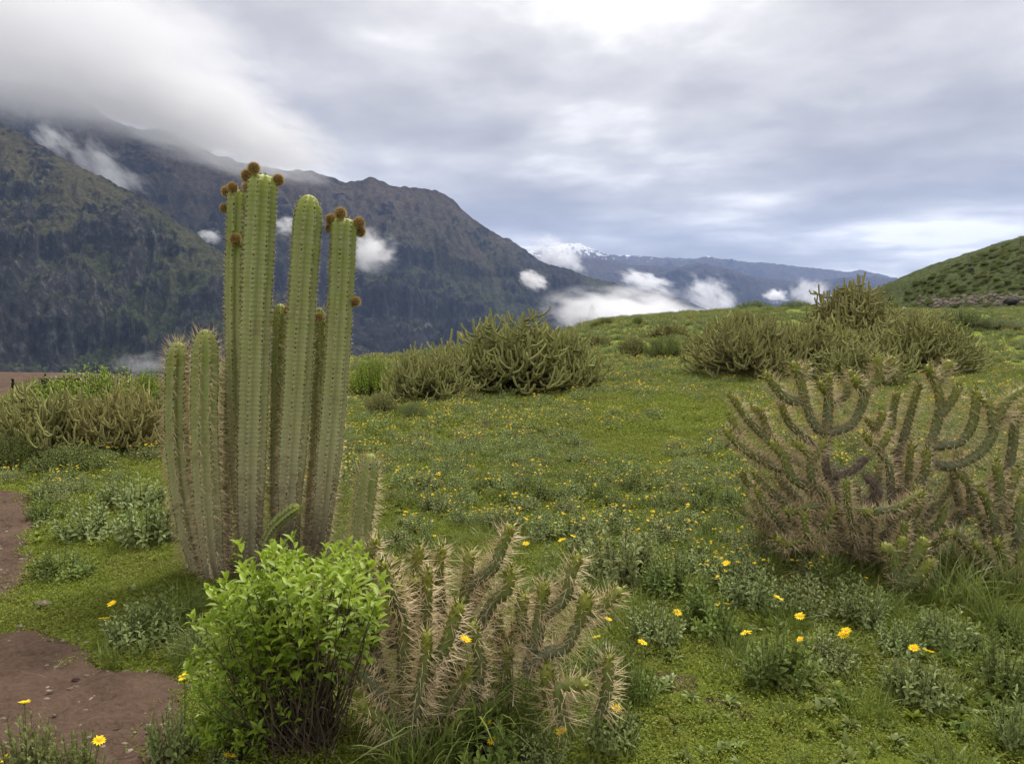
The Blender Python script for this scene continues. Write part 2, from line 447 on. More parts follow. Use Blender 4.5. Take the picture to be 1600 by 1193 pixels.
MNEAR, MMAIN, MFAR = rock_material('near_slope', 'near'), rock_material('main_slope', 'main'), rock_material('far_slope', 'far')
mountain('mountain', [(-420, -40, 2700), (-200, 80, 2650), (-60, 165, 2620), (0, 193, 2600), (60, 226, 2560), (105, 252, 2530), (160, 278, 2500), (215, 306, 2460),
    (265, 338, 2430), (310, 368, 2400), (345, 392, 2380), (400, 436, 2350), (460, 486, 2320), (520, 530, 2290), (600, 590, 2250), (760, 700, 2200)],
    1500, 700, -620, 560, 330, MNEAR, 330, 150, 101, pw=0.93, dirx=0.15)
mountain('mountain', [(-500, 60, 4700), (-150, 100, 4600), (0, 128, 4500), (90, 138, 4500), (130, 160, 4480), (180, 190, 4450), (225, 206, 4420), (255, 200, 4400), (285, 215, 4400), (330, 238, 4400),
    (400, 258, 4450), (440, 265, 4500), (488, 265, 4550), (505, 272, 4600), (540, 284, 4650), (568, 282, 4700), (576, 275, 4700), (590, 279, 4720), (610, 288, 4750), (650, 291, 4800), (682, 294, 4850),
    (705, 308, 4900), (735, 338, 4950), (765, 360, 5000), (800, 374, 5100), (828, 396, 5200), (852, 414, 5300), (900, 424, 5450), (940, 438, 5600), (1000, 452, 5800), (1060, 466, 6000),
    (1100, 482, 6200), (1125, 496, 6300), (1250, 570, 6600)],
    2900, 1300, -950, 720, 360, MMAIN, 620, 250, 202, pw=0.85)
mountain('mountain', [(700, 470, 12500), (820, 412, 12500), (880, 402, 12500), (940, 404, 12500), (1000, 414, 12300), (1060, 418, 12200), (1092, 411, 12200), (1120, 416, 12200), (1180, 431, 12100), (1250, 441, 12000),
    (1300, 436, 12000), (1350, 431, 12000), (1400, 437, 12000), (1450, 450, 12000), (1520, 470, 12000), (1700, 490, 12000)],
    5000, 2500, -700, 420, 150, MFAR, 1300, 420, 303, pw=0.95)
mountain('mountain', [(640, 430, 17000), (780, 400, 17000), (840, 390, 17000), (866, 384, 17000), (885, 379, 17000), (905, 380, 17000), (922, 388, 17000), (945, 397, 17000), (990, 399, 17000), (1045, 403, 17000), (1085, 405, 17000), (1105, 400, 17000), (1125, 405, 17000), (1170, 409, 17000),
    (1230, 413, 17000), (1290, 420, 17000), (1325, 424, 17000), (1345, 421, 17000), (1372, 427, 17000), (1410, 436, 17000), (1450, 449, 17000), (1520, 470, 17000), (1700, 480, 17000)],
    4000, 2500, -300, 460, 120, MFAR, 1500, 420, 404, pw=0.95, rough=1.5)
# canyon floor below everything
mb = MB(); mb.add([(-9000, 500, -640), (16000, 500, -640), (26000, 24000, -640), (-16000, 24000, -640)], [(0, 1, 2, 3)])
obj('canyon_floor', mb.mesh('canyon_floor', MNEAR), kind='structure')

# ---- mist and low clouds hanging on the slopes
def cloud_material(name, dens, scale, thr, seed, alb, soft=0.22):
    m = bpy.data.materials.new(name); m.use_nodes = True; t = m.node_tree; t.nodes.clear()
    o = t.nodes.new('ShaderNodeOutputMaterial'); v = t.nodes.new('ShaderNodeVolumePrincipled')
    v.inputs['Color'].default_value = (alb, alb, alb + .005, 1); v.inputs['Anisotropy'].default_value = 0.1
    t.links.new(v.outputs[0], o.inputs['Volume'])
    tc = t.nodes.new('ShaderNodeTexCoord'); mp = t.nodes.new('ShaderNodeMapping'); mp.inputs['Location'].default_value = (seed * 3.7, seed * 1.3, seed * 2.1)
    t.links.new(tc.outputs['Object'], mp.inputs[0])
    n = t.nodes.new('ShaderNodeTexNoise'); n.inputs['Scale'].default_value = scale; n.inputs['Detail'].default_value = 5; n.inputs['Roughness'].default_value = 0.66
    t.links.new(mp.outputs[0], n.inputs['Vector'])
    ln = t.nodes.new('ShaderNodeVectorMath'); ln.operation = 'LENGTH'; t.links.new(tc.outputs['Object'], ln.inputs[0])
    def mth(op, a, b, clamp=False):
        k = t.nodes.new('ShaderNodeMath'); k.operation = op; k.use_clamp = clamp
        for i, q in enumerate((a, b)):
            if isinstance(q, (int, float)): k.inputs[i].default_value = q
            else: t.links.new(q, k.inputs[i])
        return k.outputs[0]
    fall = mth('SUBTRACT', 1.0, ln.outputs['Value'], True)
    s = mth('ADD', n.outputs['Fac'], mth('MULTIPLY', fall, 0.34))
    s = mth('DIVIDE', mth('SUBTRACT', s, thr), soft, True)
    s = mth('MULTIPLY', s, mth('MULTIPLY', fall, 2.5, True))
    t.links.new(mth('MULTIPLY', s, dens), v.inputs['Density'])
    return m
def cloud(u, v, Y, wpx, hpx, depth, rot, tau, thr, seed, label, scale=1.7, alb=0.965):
    c = at(u, v, Y); k = Y / FPX
    bm_v, bm_f = ico(2)
    mb = MB(); mb.add(bm_v * 1.03, bm_f)
    me = mb.mesh('cloud', cloud_material('mist', tau / (hpx * k), scale, thr, seed, alb), False)
    ob = obj('cloud', me, loc=c); ob.scale = (wpx / 2 * k, depth / 2, hpx / 2 * k)
    ob.rotation_euler = (0, -R(rot), 0)
    tag(ob, label, 'cloud'); return ob
def ico(sub):
    p = (1 + 5 ** 0.5) / 2
    v = np.array([(-1, p, 0), (1, p, 0), (-1, -p, 0), (1, -p, 0), (0, -1, p), (0, 1, p), (0, -1, -p), (0, 1, -p), (p, 0, -1), (p, 0, 1), (-p, 0, -1), (-p, 0, 1)], float)
    f = [(0, 11, 5), (0, 5, 1), (0, 1, 7), (0, 7, 10), (0, 10, 11), (1, 5, 9), (5, 11, 4), (11, 10, 2), (10, 7, 6), (7, 1, 8), (3, 9, 4), (3, 4, 2), (3, 2, 6), (3, 6, 8), (3, 8, 9), (4, 9, 5), (2, 4, 11), (6, 2, 10), (8, 6, 7), (9, 8, 1)]
    v = [tuple(q / np.linalg.norm(q)) for q in v]
    for _ in range(sub):
        cache = {}; nf = []
        def mid(a, b):
            k = (min(a, b), max(a, b))
            if k not in cache:
                q = (np.array(v[a]) + np.array(v[b])); q /= np.linalg.norm(q); v.append(tuple(q)); cache[k] = len(v) - 1
            return cache[k]
        for a, b, c in f:
            x, y, z = mid(a, b), mid(b, c), mid(c, a); nf += [(a, x, z), (b, y, x), (c, z, y), (x, y, z)]
        f = nf
    return np.array(v), np.array(f)

TH = 0.60
cloud(40, 60, 3850, 820, 270, 2300, -8, 2.6, .45, 1, 'grey cloud swallowing the highest left mountain top', 3.6, .84)
cloud(320, 188, 3750, 470, 150, 1700, -15, 2.0, .49, 2, 'cloud draped over the long ridge right of the hidden summit', 3.6, .84)
cloud(165, 262, 3300, 210, 84, 300, -38, 3, TH + .02, 3, 'white mist streak sliding down behind the nearest dark slope', 2.6)
cloud(82, 218, 3300, 80, 60, 200, -40, 3, TH, 4, 'small mist puff above the crest of the nearest dark slope', 2.2)
cloud(578, 392, 3700, 110, 84, 260, -10, 4, TH - .03, 5, 'white cloud tuft on the slope beside the fruiting cactus stem', 2.2)
cloud(834, 438, 4700, 66, 40, 240, -20, 4, TH, 6, 'tiny white cloud halfway down the mountain right of the peak', 2.0)
cloud(648, 530, 3600, 90, 70, 240, 25, 3.5, TH, 7, 'mist puff low on the slope just above the meadow rim', 2.0)
cloud(985, 500, 4600, 330, 120, 900, -5, 4, .53, 8, 'broad white fog bank filling the canyon behind the meadow rim', 2.4)
cloud(872, 400, 9000, 130, 70, 900, -25, 3, TH, 9, 'cloud in the gap between the dark mountain and snowy range', 2.4)
cloud(1112, 466, 8200, 130, 84, 800, -35, 4, TH + .01, 10, 'ragged white cloud low on the blue range above the fog bank', 2.8)
cloud(1268, 466, 8200, 90, 84, 700, -40, 4, TH + .01, 11, 'wispy cloud low on the blue range behind the tall cactus bush', 2.8)
cloud(1212, 462, 8200, 46, 28, 500, 0, 4, TH - .01, 12, 'tiny round cloud puff on the blue range', 2.0)
cloud(1010, 440, 8200, 120, 40, 700, -15, 3.5, TH + .01, 13, 'thin cloud streak across the blue range above the fog bank', 2.8)
cloud(448, 352, 3900, 54, 40, 200, 0, 3, TH, 14, 'small cloud wisp between the two tallest cactus stems', 2.0)
cloud(328, 369, 3400, 44, 30, 200, 0, 3, TH, 15, 'small cloud wisp behind the end of the nearest dark slope', 2.0)
cloud(235, 572, 1500, 150, 60, 260, 0, .22, .60, 16, 'faint grey mist at the foot of the nearest dark slope', 2.2)

# ---- the air of the canyon
mb = MB()
x0, x1, y0, y1, z0, z1 = -14000, 24000, -60, 23000, -1100, 2600
mb.add([(x0, y0, z0), (x1, y0, z0), (x1, y1, z0), (x0, y1, z0), (x0, y0, z1), (x1, y0, z1), (x1, y1, z1), (x0, y1, z1)],
       [(0, 3, 2, 1), (4, 5, 6, 7), (0, 1, 5, 4), (1, 2, 6, 5), (2, 3, 7, 6), (3, 0, 4, 7)])
hm = bpy.data.materials.new('haze'); hm.use_nodes = True; hm.node_tree.nodes.clear()
ho = hm.node_tree.nodes.new('ShaderNodeOutputMaterial'); hv = hm.node_tree.nodes.new('ShaderNodeVolumePrincipled')
hv.inputs['Color'].default_value = (0.44, 0.60, 1.0, 1); hv.inputs['Density'].default_value = 3.0e-5
hm.node_tree.links.new(hv.outputs[0], ho.inputs['Volume'])
hz = obj('haze', mb.mesh('haze', hm), kind='stuff'); tag(hz, 'thin blue air between the meadow and the mountains', 'haze')

# ================================================================== plant shapes and materials
def unit(a): return a / np.maximum(np.linalg.norm(a, axis=-1, keepdims=True), 1e-9)
LEAF_LO = (np.array([(0, 0, 0), (.5, -.5, .10), (.5, .5, .10), (1, 0, -.06)]), np.array([(0, 3, 1), (0, 2, 3)]))
LEAF_HI = (np.array([(0, 0, 0), (.30, -.46, .10), (.66, -.40, .09), (1, 0, -.14), (.66, .40, .09), (.30, .46, .10), (.30, 0, 0), (.66, 0, -.02)]),
           np.array([(0, 6, 1), (0, 5, 6), (1, 6, 2), (6, 7, 2), (6, 5, 7), (5, 4, 7), (2, 7, 3), (7, 4, 3)]))
def leaves(mb, P, D, U, lg, wd, mat, tint, tpl=LEAF_LO):
    """leaves at P pointing along D with upper side U"""
    P = np.asarray(P, float); D = unit(np.asarray(D, float)); n = len(P)
    if n == 0: return
    Sd = unit(np.cross(D, U)); U = np.cross(Sd, D)
    tv, tf = tpl; k = len(tv)
    lg = np.broadcast_to(lg, (n,)); wd = np.broadcast_to(wd, (n,))
    V = P[:, None] + tv[None, :, 0, None] * (D * lg[:, None])[:, None] + tv[None, :, 1, None] * (Sd * wd[:, None])[:, None] + tv[None, :, 2, None] * (U * lg[:, None])[:, None]
    F = tf[None] + (np.arange(n) * k)[:, None, None]
    mb.add(V, F.reshape(-1, 3), mat, tint=np.repeat(np.broadcast_to(tint, (n,)), k))
def needles(mb, P, D, lg, wd, mat, tint, sides=3):
    P = np.asarray(P, float); D = unit(np.asarray(D, float)); n = len(P)
    if n == 0: return
    a = unit(np.cross(D, np.where(np.abs(D[:, 2:3]) < .9, np.array([[0, 0, 1.]]), np.array([[1., 0, 0]])))); b = np.cross(D, a)
    lg = np.broadcast_to(lg, (n,)); wd = np.broadcast_to(wd, (n,))
    tint = np.broadcast_to(tint, (n,))
    if sides == 3:
        ring = [P + (math.cos(q) * a + math.sin(q) * b) * wd[:, None] for q in (0, 2.094, 4.189)]
        V = np.stack(ring + [P + D * lg[:, None]], 1)
        F = np.array([(0, 1, 3), (1, 2, 3), (2, 0, 3)])[None] + (np.arange(n) * 4)[:, None, None]
        mb.add(V, F.reshape(-1, 3), mat, tint=np.repeat(tint, 4))
    else:
        V = np.stack([P - a * wd[:, None], P + a * wd[:, None], P + D * lg[:, None]], 1)
        mb.add(V, np.arange(3 * n).reshape(-1, 3), mat, tint=np.repeat(tint, 3))
def tubes(mb, C, r0, r1, mat, tint=0.5, sides=3):
    """C (n,m,3): n curves of m points, tapering"""
    C = np.asarray(C, float); n, m = C.shape[:2]
    T = unit(np.gradient(C, axis=1)); ref = np.array([0.31, 0.17, 0.93])
    A = unit(np.cross(T, ref)); B = np.cross(T, A)
    rad = (np.broadcast_to(r0, (n,))[:, None] * (1 - np.linspace(0, 1, m)) + np.broadcast_to(r1, (n,))[:, None] * np.linspace(0, 1, m))[..., None, None]
    q = np.arange(sides) * 2 * math.pi / sides
    V = C[:, :, None] + rad * (np.cos(q)[None, None, :, None] * A[:, :, None] + np.sin(q)[None, None, :, None] * B[:, :, None])
    F = grid_faces(m, sides, True)[None] + (np.arange(n) * m * sides)[:, None, None]
    tint = np.asarray(tint, float)
    tint = np.repeat(tint, sides, 1).ravel() if tint.ndim == 2 else np.repeat(np.broadcast_to(tint, (n,)), m * sides)
    mb.add(V, F.reshape(-1, 4), mat, tint=tint)
def bez(P0, P1, P2, m):
    t = np.linspace(0, 1, m)[None, :, None]
    return (1 - t) ** 2 * P0[:, None] + 2 * t * (1 - t) * P1[:, None] + t * t * P2[:, None]
def smooth_path(pts, step):
    """Catmull-Rom through pts, resampled about every `step` metres"""
    P = np.array([tuple(p) for p in pts], float)
    if len(P) == 2: P = np.array([P[0], (P[0] + P[1]) / 2, P[1]])
    Q = np.vstack([2 * P[0] - P[1], P, 2 * P[-1] - P[-2]]); o = []
    for i in range(1, len(Q) - 2):
        t = np.linspace(0, 1, 24, endpoint=False)[:, None]; a, b, c, d = Q[i - 1], Q[i], Q[i + 1], Q[i + 2]
        o.append(0.5 * ((2 * b) + (-a + c) * t + (2 * a - 5 * b + 4 * c - d) * t ** 2 + (-a + 3 * b - 3 * c + d) * t ** 3))
    o = np.vstack(o + [P[-1:]]); s = np.concatenate([[0], np.cumsum(np.linalg.norm(np.diff(o, axis=0), axis=1))])
    n = max(int(s[-1] / step), 5); ss = np.linspace(0, s[-1], n + 1)
    return np.stack([np.interp(ss, s, o[:, k]) for k in range(3)], 1), ss
def frames(C):
    T = unit(np.gradient(C, axis=0)); A = np.zeros_like(T)
    a = np.cross(T[0], (0.0, 1.0, 0.05)); a /= np.linalg.norm(a)
    for i in range(len(T)):
        a = a - T[i] * a.dot(T[i]); a /= np.linalg.norm(a); A[i] = a
    return T, A, np.cross(T, A)

def plant_mat(name, dark, light, var=None, trans=0.25, rough=0.6, spec=0.25, amt=0.5):
    m = MT(name, rough, spec)
    c = m.mix(m.attr('tint'), dark, light)
    if var: c = m.mix(m.math('MULTIPLY', m.math('POWER', m.rand(), 2.0), amt), c, var)
    n = m.noise(m.pos(), 0.8, 3); c = m.mix(m.ramp(n, (0.3, 0.0), (0.75, 0.35)), c, dark)
    m.color(c)
    if trans: m.translucent(trans)
    return m.m
LEAF_GREY = plant_mat('grey_green_leaf', (0.115, 0.155, 0.042), (0.340, 0.420, 0.155), (0.210, 0.170, 0.065), 0.28, amt=0.5)
LEAF_MID = plant_mat('green_leaf', (0.080, 0.125, 0.020), (0.230, 0.310, 0.065), (0.160, 0.160, 0.045), 0.3)
LEAF_LIME = plant_mat('bright_green_leaf', (0.130, 0.210, 0.016), (0.365, 0.470, 0.050), None, 0.36, 0.5, 0.35)
TURF_LEAF = plant_mat('turf_leaf', (0.105, 0.140, 0.013), (0.260, 0.310, 0.030), (0.20, 0.17, 0.05), 0.30)
GRASS_LEAF = plant_mat('grass_blade', (0.075, 0.110, 0.020), (0.225, 0.285, 0.060), (0.20, 0.19, 0.06), 0.30, 0.45, 0.3)
TWIG = plant_mat('twig', (0.045, 0.034, 0.022), (0.11, 0.085, 0.055), None, 0, 0.85)
YELLOW = plant_mat('yellow_petal', (0.84, 0.58, 0.008), (0.95, 0.78, 0.02), None, 0.25, 0.6)
ORANGE = plant_mat('flower_disc', (0.50, 0.20, 0.008), (0.72, 0.36, 0.012), None, 0, 0.8)
DRYGRASS = plant_mat('straw', (0.20, 0.155, 0.075), (0.38, 0.31, 0.17), None, 0.2)

def flower(mb, P, nrm, rad, rg, cup=0.35, np_=15):
    nrm = np.asarray(nrm, float) / np.linalg.norm(nrm)
    a = np.cross(nrm, (0.2, 1, 0.1)); a /= np.linalg.norm(a); b = np.cross(nrm, a)
    q = np.arange(np_) * 2 * math.pi / np_ + rg.normal(0, .07, np_)
    rdir = np.cos(q)[:, None] * a + np.sin(q)[:, None] * b
    cu = cup + rg.normal(0, .12, np_)
    D = rdir + cu[:, None] * nrm; lg = rad * rg.uniform(.8, 1.05, np_)
    leaves(mb, P + rdir * rad * .22, D, np.repeat(nrm[None], np_, 0), lg * .85, rad * .34, 2, rg.uniform(.2, 1, np_))
    k = 7; q = np.arange(k) * 2 * math.pi / k
    V = [P + nrm * rad * .20] + [P + (math.cos(t) * a + math.sin(t) * b) * rad * .36 + nrm * rad * .08 for t in q] + [P - nrm * rad * .35]
    F = [(0, 1 + i, 1 + (i + 1) % k) for i in range(k)]
    mb.add(V, F, 3, tint=rg.uniform(0, 1)); mb.add(V, [(k + 1, 1 + (i + 1) % k, 1 + i) for i in range(k)], 0, tint=0.4)

def shrublet(rad, ht, nstem, nleaf, ll, tpl, seed, upright=0.5, twig=0.0028, wr=0.36, hv=0.6, t0=0.30):
    """mound of leafy stems: returns MB with materials 0 leaf, 1 twig, and the stem tips"""
    rg = np.random.default_rng(seed); mb = MB()
    az = rg.uniform(0, 2 * math.pi, nstem); rr = np.sqrt(rg.uniform(0, 1, nstem))
    tip = np.stack([rr * rad * np.cos(az), rr * rad * np.sin(az), ht * (1 - 0.55 * rr ** 2) * rg.uniform(hv, 1.08, nstem)], 1)
    base = np.stack([.25 * tip[:, 0] + rg.normal(0, rad * .08, nstem), .25 * tip[:, 1] + rg.normal(0, rad * .08, nstem), np.full(nstem, -0.03)], 1)
    midp = (base + tip) / 2; midp[:, :2] += tip[:, :2] * (.35 - upright * .3); midp[:, 2] *= .8
    C = bez(base, midp, tip, 5); tubes(mb, C, twig, twig * .5, 1, rg.uniform(0, 1, nstem))
    t = np.linspace(t0, 1.0, nleaf)[None] + rg.normal(0, .02, (nstem, nleaf)); t = np.clip(t, 0, 1)[..., None]
    P = (1 - t) ** 2 * base[:, None] + 2 * t * (1 - t) * midp[:, None] + t * t * tip[:, None]
    T = unit(2 * (1 - t) * (midp - base)[:, None] + 2 * t * (tip - midp)[:, None])
    phi = np.arange(nleaf)[None] * 2.4 + rg.uniform(0, 6.28, (nstem, 1))
    A = unit(np.cross(T, np.array([.3, .2, .9]))); B = np.cross(T, A)
    out = np.cos(phi)[..., None] * A + np.sin(phi)[..., None] * B
    D = unit(out + T * (.35 + .9 * t ** 3)); U = unit(T - out * .4)
    lg = ll * (.55 + .45 * np.sin(np.pi * np.clip(t[..., 0], 0, 1) ** .8)) * rg.uniform(.7, 1.2, (nstem, nleaf))
    hz_ = P[..., 2] / ht
    tint = np.clip(.45 + .3 * rg.normal(0, 1, (nstem, 1)) * .8 + rg.normal(0, .15, (nstem, nleaf)), 0, 1)
    leaves(mb, P.reshape(-1, 3), D.reshape(-1, 3), U.reshape(-1, 3), lg.ravel(), (lg * wr * rg.uniform(.8, 1.2, lg.shape)).ravel(), 0, tint.ravel(), tpl)
    return mb, tip

def turf_patch(rad, n, seed, hgt=0.03, blades=60):
    rg = np.random.default_rng(seed); mb = MB()
    az = rg.uniform(0, 6.283, n); rr = np.sqrt(rg.uniform(0, 1, n)) * rad * (1 + .15 * np.sin(az * 3 + seed))
    P = np.stack([rr * np.cos(az), rr * np.sin(az), rg.uniform(-.004, hgt, n) * (1 - .4 * (rr / rad) ** 2)], 1)
    q = rg.uniform(0, 6.283, n); e = rg.uniform(-.2, .8, n)
    D = np.stack([np.cos(q) * np.cos(e), np.sin(q) * np.cos(e), np.sin(e)], 1)
    leaves(mb, P, D, np.tile([0, 0, 1.0], (n, 1)) + rg.normal(0, .2, (n, 3)), rg.uniform(.010, .022, n), rg.uniform(.004, .009, n), 0, np.clip(rg.normal(.5, .28, n), 0, 1))
    az = rg.uniform(0, 6.283, blades); rr = np.sqrt(rg.uniform(0, 1, blades)) * rad
    P = np.stack([rr * np.cos(az), rr * np.sin(az), np.full(blades, -.005)], 1)
    D = rg.normal(0, .55, (blades, 3)); D[:, 2] = 1
    needles(mb, P, D, rg.uniform(.025, .06, blades), .0016, 0, np.clip(rg.normal(.55, .25, blades), 0, 1), sides=1)
    return mb

def grass_tuft(rad, n, lg0, lg1, seed, lean=0.5, wd=0.0042, mat=0, mb=None, center=(0, 0, 0)):
    rg = np.random.default_rng(seed); mb = mb or MB(); c = np.array(center)
    az = rg.uniform(0, 6.283, n); rr = np.sqrt(rg.uniform(0, 1, n)) * rad
    P0 = np.stack([rr * np.cos(az), rr * np.sin(az), np.full(n, -.02)], 1)
    lg = rg.uniform(lg0, lg1, n); q = az + rg.normal(0, .8, n); ln = np.abs(rg.normal(lean, .25, n))
    out = np.stack([np.cos(q), np.sin(q), 0 * q], 1)
    P1 = P0 + out * (lg * ln * .25)[:, None] + np.array([0, 0, 1]) * (lg * .62)[:, None]
    P2 = P0 + out * (lg * ln)[:, None] + np.array([0, 0, 1]) * (lg * (1 - .45 * ln ** 1.5))[:, None]
    m = 6; C = bez(P0, P1, P2, m) + c
    Sd = unit(np.cross(np.gradient(C, axis=1), np.array([0, 0, 1.0])) + 1e-6)
    tw = rg.normal(0, .5, n)[:, None, None]; Sd = unit(Sd + tw * np.array([0, 0, 1.0]))
    w = wd * np.array([.8, 1, .95, .8, .5, .05])[None, :, None] * rg.uniform(.6, 1.2, n)[:, None, None]
    V = np.stack([C - Sd * w, C + Sd * w], 2)
    F = np.array([(2 * i, 2 * i + 1, 2 * i + 3, 2 * i + 2) for i in range(m - 1)])[None] + (np.arange(n) * 2 * m)[:, None, None]
    mb.add(V, F.reshape(-1, 4), mat, tint=np.repeat(np.clip(rg.normal(.5, .28, n), 0, 1), 2 * m))
    return mb

# ---- geometry-node scatter for what nobody could count
def scatter(name, protos, P, rz, sc, idx, label, cat, tilt=None):
    col = bpy.data.collections.new(name + '_forms')
    for k, me in enumerate(protos):
        col.objects.link(bpy.data.objects.new('%s_form_%02d' % (name, k), me))
    me = bpy.data.meshes.new(name); P = np.asarray(P, np.float32); n = len(P)
    me.vertices.add(n); me.vertices.foreach_set('co', P.ravel())
    for nm, ty, d in (('rz', 'FLOAT', rz), ('sc', 'FLOAT', sc), ('ix', 'INT', idx)):
        a = me.attributes.new(nm, ty, 'POINT'); a.data.foreach_set('value', np.asarray(d, np.float32 if ty == 'FLOAT' else np.int32))
    ng = bpy.data.node_groups.new(name, 'GeometryNodeTree')
    ng.interface.new_socket('Geometry', in_out='INPUT', socket_type='NodeSocketGeometry')
    ng.interface.new_socket('Geometry', in_out='OUTPUT', socket_type='NodeSocketGeometry')
    a = ng.nodes.new('NodeGroupInput'); z = ng.nodes.new('NodeGroupOutput')
    ci = ng.nodes.new('GeometryNodeCollectionInfo'); ci.inputs[0].default_value = col
    ci.inputs['Separate Children'].default_value = True; ci.inputs['Reset Children'].default_value = True
    ip = ng.nodes.new('GeometryNodeInstanceOnPoints'); ip.inputs['Pick Instance'].default_value = True
    def named(nm, ty):
        q = ng.nodes.new('GeometryNodeInputNamedAttribute'); q.data_type = ty; q.inputs[0].default_value = nm; return q.outputs[0]
    cx = ng.nodes.new('ShaderNodeCombineXYZ')
    lk = ng.links.new
    lk(named('rz', 'FLOAT'), cx.inputs[2])
    lk(a.outputs[0], ip.inputs['Points']); lk(ci.outputs[0], ip.inputs['Instance']); lk(named('ix', 'INT'), ip.inputs['Instance Index'])
    lk(cx.outputs[0], ip.inputs['Rotation']); lk(named('sc', 'FLOAT'), ip.inputs['Scale']); lk(ip.outputs[0], z.inputs[0])
    ob = obj(name, me, kind='stuff'); md = ob.modifiers.new('scatter', 'NODES'); md.node_group = ng
    tag(ob, label, cat); return ob

# ================================================================== cacti
# ---- materials
m = MT('column_skin', 0.62, 0.25)
age = m.attr('age'); rib = m.attr('rib'); p = m.coord('Object')
n = m.noise(p, 9, 6, 0.65); nf = m.noise(p, 60, 4, 0.6)
c = m.ramp(age, (0.0, (0.270, 0.315, 0.060)), (0.06, (0.195, 0.235, 0.058)), (0.45, (0.262, 0.282, 0.112)), (0.72, (0.300, 0.298, 0.158)), (0.90, (0.255, 0.230, 0.150)), (1.0, (0.120, 0.100, 0.07)))
c = m.mix(m.ramp(n, (0.42, 0.0), (0.70, 0.55)), c, (0.30, 0.305, 0.175))
c = m.mix(m.ramp(rib, (0.80, 0.0), (1.0, 0.32)), c, (0.34, 0.355, 0.19))
c = m.mix(m.math('MULTIPLY', m.ramp(m.noise(p, 5.5, 5, 0.7), (0.56, 0.0), (0.66, 1.0)), m.ramp(age, (0.12, 0.0), (0.30, 0.4), (0.8, 0.8))), c, (0.165, 0.125, 0.08))
c = m.mix(m.ramp(nf, (0.55, 0.0), (0.75, 0.4)), c, (0.095, 0.11, 0.045))
m.color(c); m.bump(m.math('ADD', n, nf), 0.25, 0.004); SKIN = m.m
AREOLE = plant_mat('areole_felt', (0.022, 0.015, 0.010), (0.075, 0.052, 0.032), None, 0, 0.95, 0.05)
SPINE = plant_mat('straw_spine', (0.36, 0.255, 0.120), (0.80, 0.68, 0.44), None, 0.12, 0.55)
SPINE_OLD = plant_mat('old_spine', (0.115, 0.085, 0.06), (0.36, 0.30, 0.235), None, 0.08, 0.7)
FRUIT = plant_mat('fruit_wool', (0.075, 0.042, 0.016), (0.17, 0.11, 0.045), None, 0, 0.95, 0.05)
FRUIT_SP = plant_mat('fruit_bristle', (0.42, 0.29, 0.085), (0.84, 0.68, 0.32), None, 0.25, 0.6)
m = MT('cholla_skin', 0.6, 0.25)
age = m.attr('age'); tb = m.attr('rib'); p = m.coord('Object'); n = m.noise(p, 12, 5, 0.6)
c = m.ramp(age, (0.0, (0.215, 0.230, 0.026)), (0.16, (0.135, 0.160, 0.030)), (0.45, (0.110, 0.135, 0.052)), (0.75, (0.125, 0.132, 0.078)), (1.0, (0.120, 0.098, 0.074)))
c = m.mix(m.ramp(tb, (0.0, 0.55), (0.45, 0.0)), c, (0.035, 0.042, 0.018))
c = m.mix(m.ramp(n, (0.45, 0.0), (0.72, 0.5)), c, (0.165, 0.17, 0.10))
m.color(c); m.bump(n, 0.3, 0.006); CSKIN = m.m
m = MT('cholla_wood', 0.95, 0.05); p = m.coord('Object'); n = m.noise(p, 22, 6, 0.7)
m.color(m.ramp(n, (0.3, (0.060, 0.046, 0.034)), (0.55, (0.155, 0.128, 0.100)), (0.75, (0.29, 0.25, 0.20)))); m.bump(n, 0.9, 0.02); CWOOD = m.m

